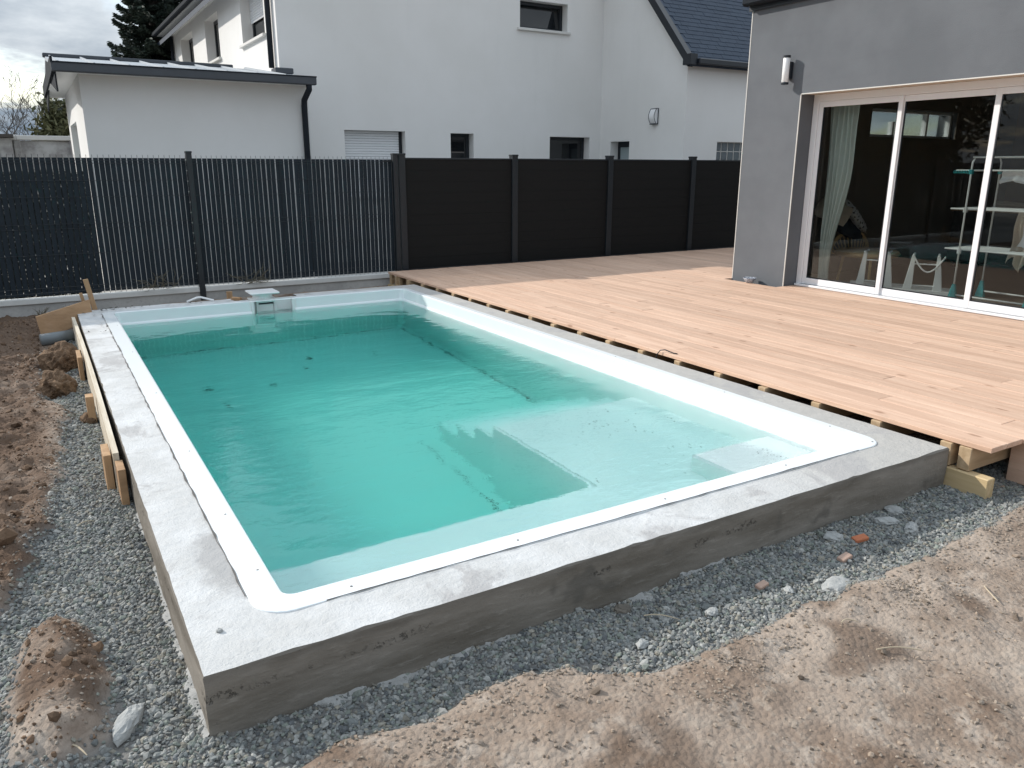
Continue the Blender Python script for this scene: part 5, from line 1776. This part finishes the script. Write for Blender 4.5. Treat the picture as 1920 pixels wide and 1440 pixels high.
# bare trees
def bare_tree(x, y, h_, label, seed):
    random.seed(seed)
    e = empty('bare_tree', (x, y, -0.4), label, 'tree', 'leafless trees behind the concrete wall')
    m = MB(); tk = MB()

    def grow(p, d, L, r, dep):
        pts = [p.copy()]
        n_ = 4
        for i in range(n_):
            d = (d + Vector((random.uniform(-0.22, 0.22), random.uniform(-0.22, 0.22), random.uniform(-0.10, 0.16)))).normalized()
            p = p + d * L / n_
            pts.append(p.copy())
        (tk if dep == 0 else m).tube(pts, [max(0.005, r * (1 - 0.45 * i / n_)) for i in range(n_ + 1)], 5 if dep < 2 else 3, False)
        if dep >= 6: return
        for k in range(3 if dep < 4 else 2):
            i = random.randint(2, n_)
            dd = (d + Vector((random.uniform(-1, 1), random.uniform(-1, 1), random.uniform(-0.3, 0.6))) * 0.85).normalized()
            grow(pts[i], dd, L * random.uniform(0.55, 0.82), r * 0.52, dep + 1)
    grow(Vector((x, y, -0.4)), Vector((0.03, 0, 1)), h_ * 0.42, h_ * 0.022, 0)
    tk.build('trunk', 'bark', e)
    m.build('branches', 'bark', e)


bare_tree(-0.15, 24, 3.3, 'spreading leafless tree with fine twigs left of the annex', 3)
bare_tree(0.45, 26, 3.1, 'thinner leafless tree next to the evergreen bush', 9)
bare_tree(-1.1, 25, 3.6, 'leafless tree whose twigs cross the sky edge', 15)
random.seed(21)


def bush(name, c, r, n_, mat, label, cat, lsz=(0.05, 0.10)):
    e = empty(name, (c[0], c[1], -0.4), label, cat)
    m = MB()
    for k in range(9):
        a = k * 0.7
        m.tube([(c[0], c[1], -0.4), (c[0] + 0.4 * r[0] * math.cos(a), c[1] + 0.4 * r[1] * math.sin(a), c[2] + r[2] * 0.2), (c[0] + 0.75 * r[0] * math.cos(a), c[1] + 0.75 * r[1] * math.sin(a), c[2] + r[2] * 0.6)], [0.04, 0.02, 0.006], 4)
    m.build('stems', 'bark', e)
    cl = rng.normal(size=(26, 3)); cl /= np.linalg.norm(cl, axis=1, keepdims=True); cl *= rng.uniform(0.45, 0.95, (26, 1))
    ci = rng.integers(0, 26, n_)
    p = cl[ci] + rng.normal(0, 0.20, (n_, 3))
    P_ = np.array(c) + p * np.array(r)
    k = P_[:, 2] > -0.35
    sh_ = np.clip(0.5 * rng.random(26)[ci] + 0.5 * rng.random(n_), 0, 1)
    leaf_cloud('crown', P_[k], rng.normal(size=(k.sum(), 3)), rng.uniform(*lsz, k.sum()), mat, e, sh_[k])


bush('evergreen_bush', (0.60, 18.6, 1.0), (0.62, 0.5, 1.65), 22000, 'bush_leaves', 'rounded olive-green bush against the annex side', 'bush')
random.seed(33)
for i, (x, y, hgt, w_) in enumerate(((-9.0, 13.5, 6.0, 2.0), (-12.5, 15.5, 7.5, 2.6), (-15.5, 19.0, 8.0, 2.8), (-18.0, 23.5, 8.5, 3.0), (-11.5, 20.5, 6.5, 2.4))):
    e = empty('garden_tree', (x, y, -0.4), ['dark tree mirrored in the door glass nearest the mesh fence', 'broad dark tree mirrored above the fence line in the glass', 'tall dark tree mirrored in the middle glass leaf',
              'tallest dark tree mirrored far off in the glass', 'rounded dark tree mirrored beside the interior window'][i], 'tree', 'dark trees reflected in the sliding door')
    MB().tube([(x, y, -0.4), (x + 0.1, y, hgt * 0.35), (x, y + 0.1, hgt * 0.8)], [0.22, 0.16, 0.04], 7).build('trunk', 'bark', e, True)
    m = MB()
    cl = []
    for k in range(34):
        a_ = k * 2.4; zz_ = hgt * (0.22 + 0.75 * k / 34); rr_ = w_ * math.sin(math.pi * (0.12 + 0.80 * k / 34)) * random.uniform(0.55, 1.0)
        q = Vector((x + rr_ * math.cos(a_), y + rr_ * math.sin(a_), zz_)); cl.append(q)
        m.tube([(x, y, zz_ * 0.8), tuple(q)], [0.05, 0.01], 4)
    m.build('limbs', 'bark', e)
    ci = rng.integers(0, 34, 7000)
    P_ = np.array([c_[:] for c_ in cl])[ci] + rng.normal(0, 0.42, (7000, 3))
    leaf_cloud('crown', P_, rng.normal(size=(7000, 3)), rng.uniform(0.09, 0.17, 7000), 'hedge_leaves', e, rng.random(7000))
# invented hedge, a stand-in that keeps the left slat gaps dark
he = empty('stand_in_hedge', (-0.8, 9.7, -0.4), 'invented dark low hedge behind the left fence slats', 'hedge')
n_ = 26000
P_ = np.stack([rng.uniform(-3.2, 0.42, n_), rng.uniform(9.45, 10.0, n_), rng.uniform(-0.35, 1.30, n_)], -1)
leaf_cloud('crown', P_, rng.normal(size=(n_, 3)), rng.uniform(0.03, 0.05, n_), 'hedge_leaves', he, rng.random(n_))
m = MB()
for k in range(8): m.tube([(-3 + k * 0.45, 9.72, -0.4), (-3 + k * 0.45, 9.72, 1.0)], [0.03, 0.01], 5)
m.build('stems', 'bark', he)
# old concrete panel wall
cw = empty('concrete_panel_wall', (-1, 17, -0.4), 'old grey concrete panel wall left of the annex', 'wall')
for k in range(8):
    x = -6.2 + k * 0.98
    box('post', x - 0.06, x + 0.06, 16.93, 17.07, -0.4, 1.97, 'old_panel', cw, bevel=0.01)
    for j in range(4):
        box('panel', x + 0.05, x + 0.93, 16.97, 17.03, -0.4 + j * 0.565, -0.4 + j * 0.565 + 0.56, 'old_panel', cw, bevel=0.01)
    box('coping', x + 0.0, x + 0.978, 16.90, 17.10, 1.865, 1.955, 'sill_stone', cw, bevel=0.01)
ls = empty('lean_to', (-0.9, 16.6, -0.4), 'grey board lean-to with rusty roof edge against the concrete wall', 'shed')
for k in range(7): box('board', -1.9 + k * 0.215, -1.9 + k * 0.215 + 0.21, 16.50, 16.53, -0.4, 1.88, 'old_panel', ls, bevel=0.004)
box('roof', -2.0, -0.36, 16.3, 16.9, 1.90, 1.955, 'bark', ls)
fhouse = empty('distant_house', (0.95, 30.5, -0.4), 'dark slate clad gable end far beyond the bush', 'house')
box('wall', 0.86, 2.6, 30.5, 34, -0.4, 3.47, 'far_wall', fhouse)
box('chimney', 1.3, 1.6, 31.5, 31.9, 3.47, 4.0, 'far_wall', fhouse)
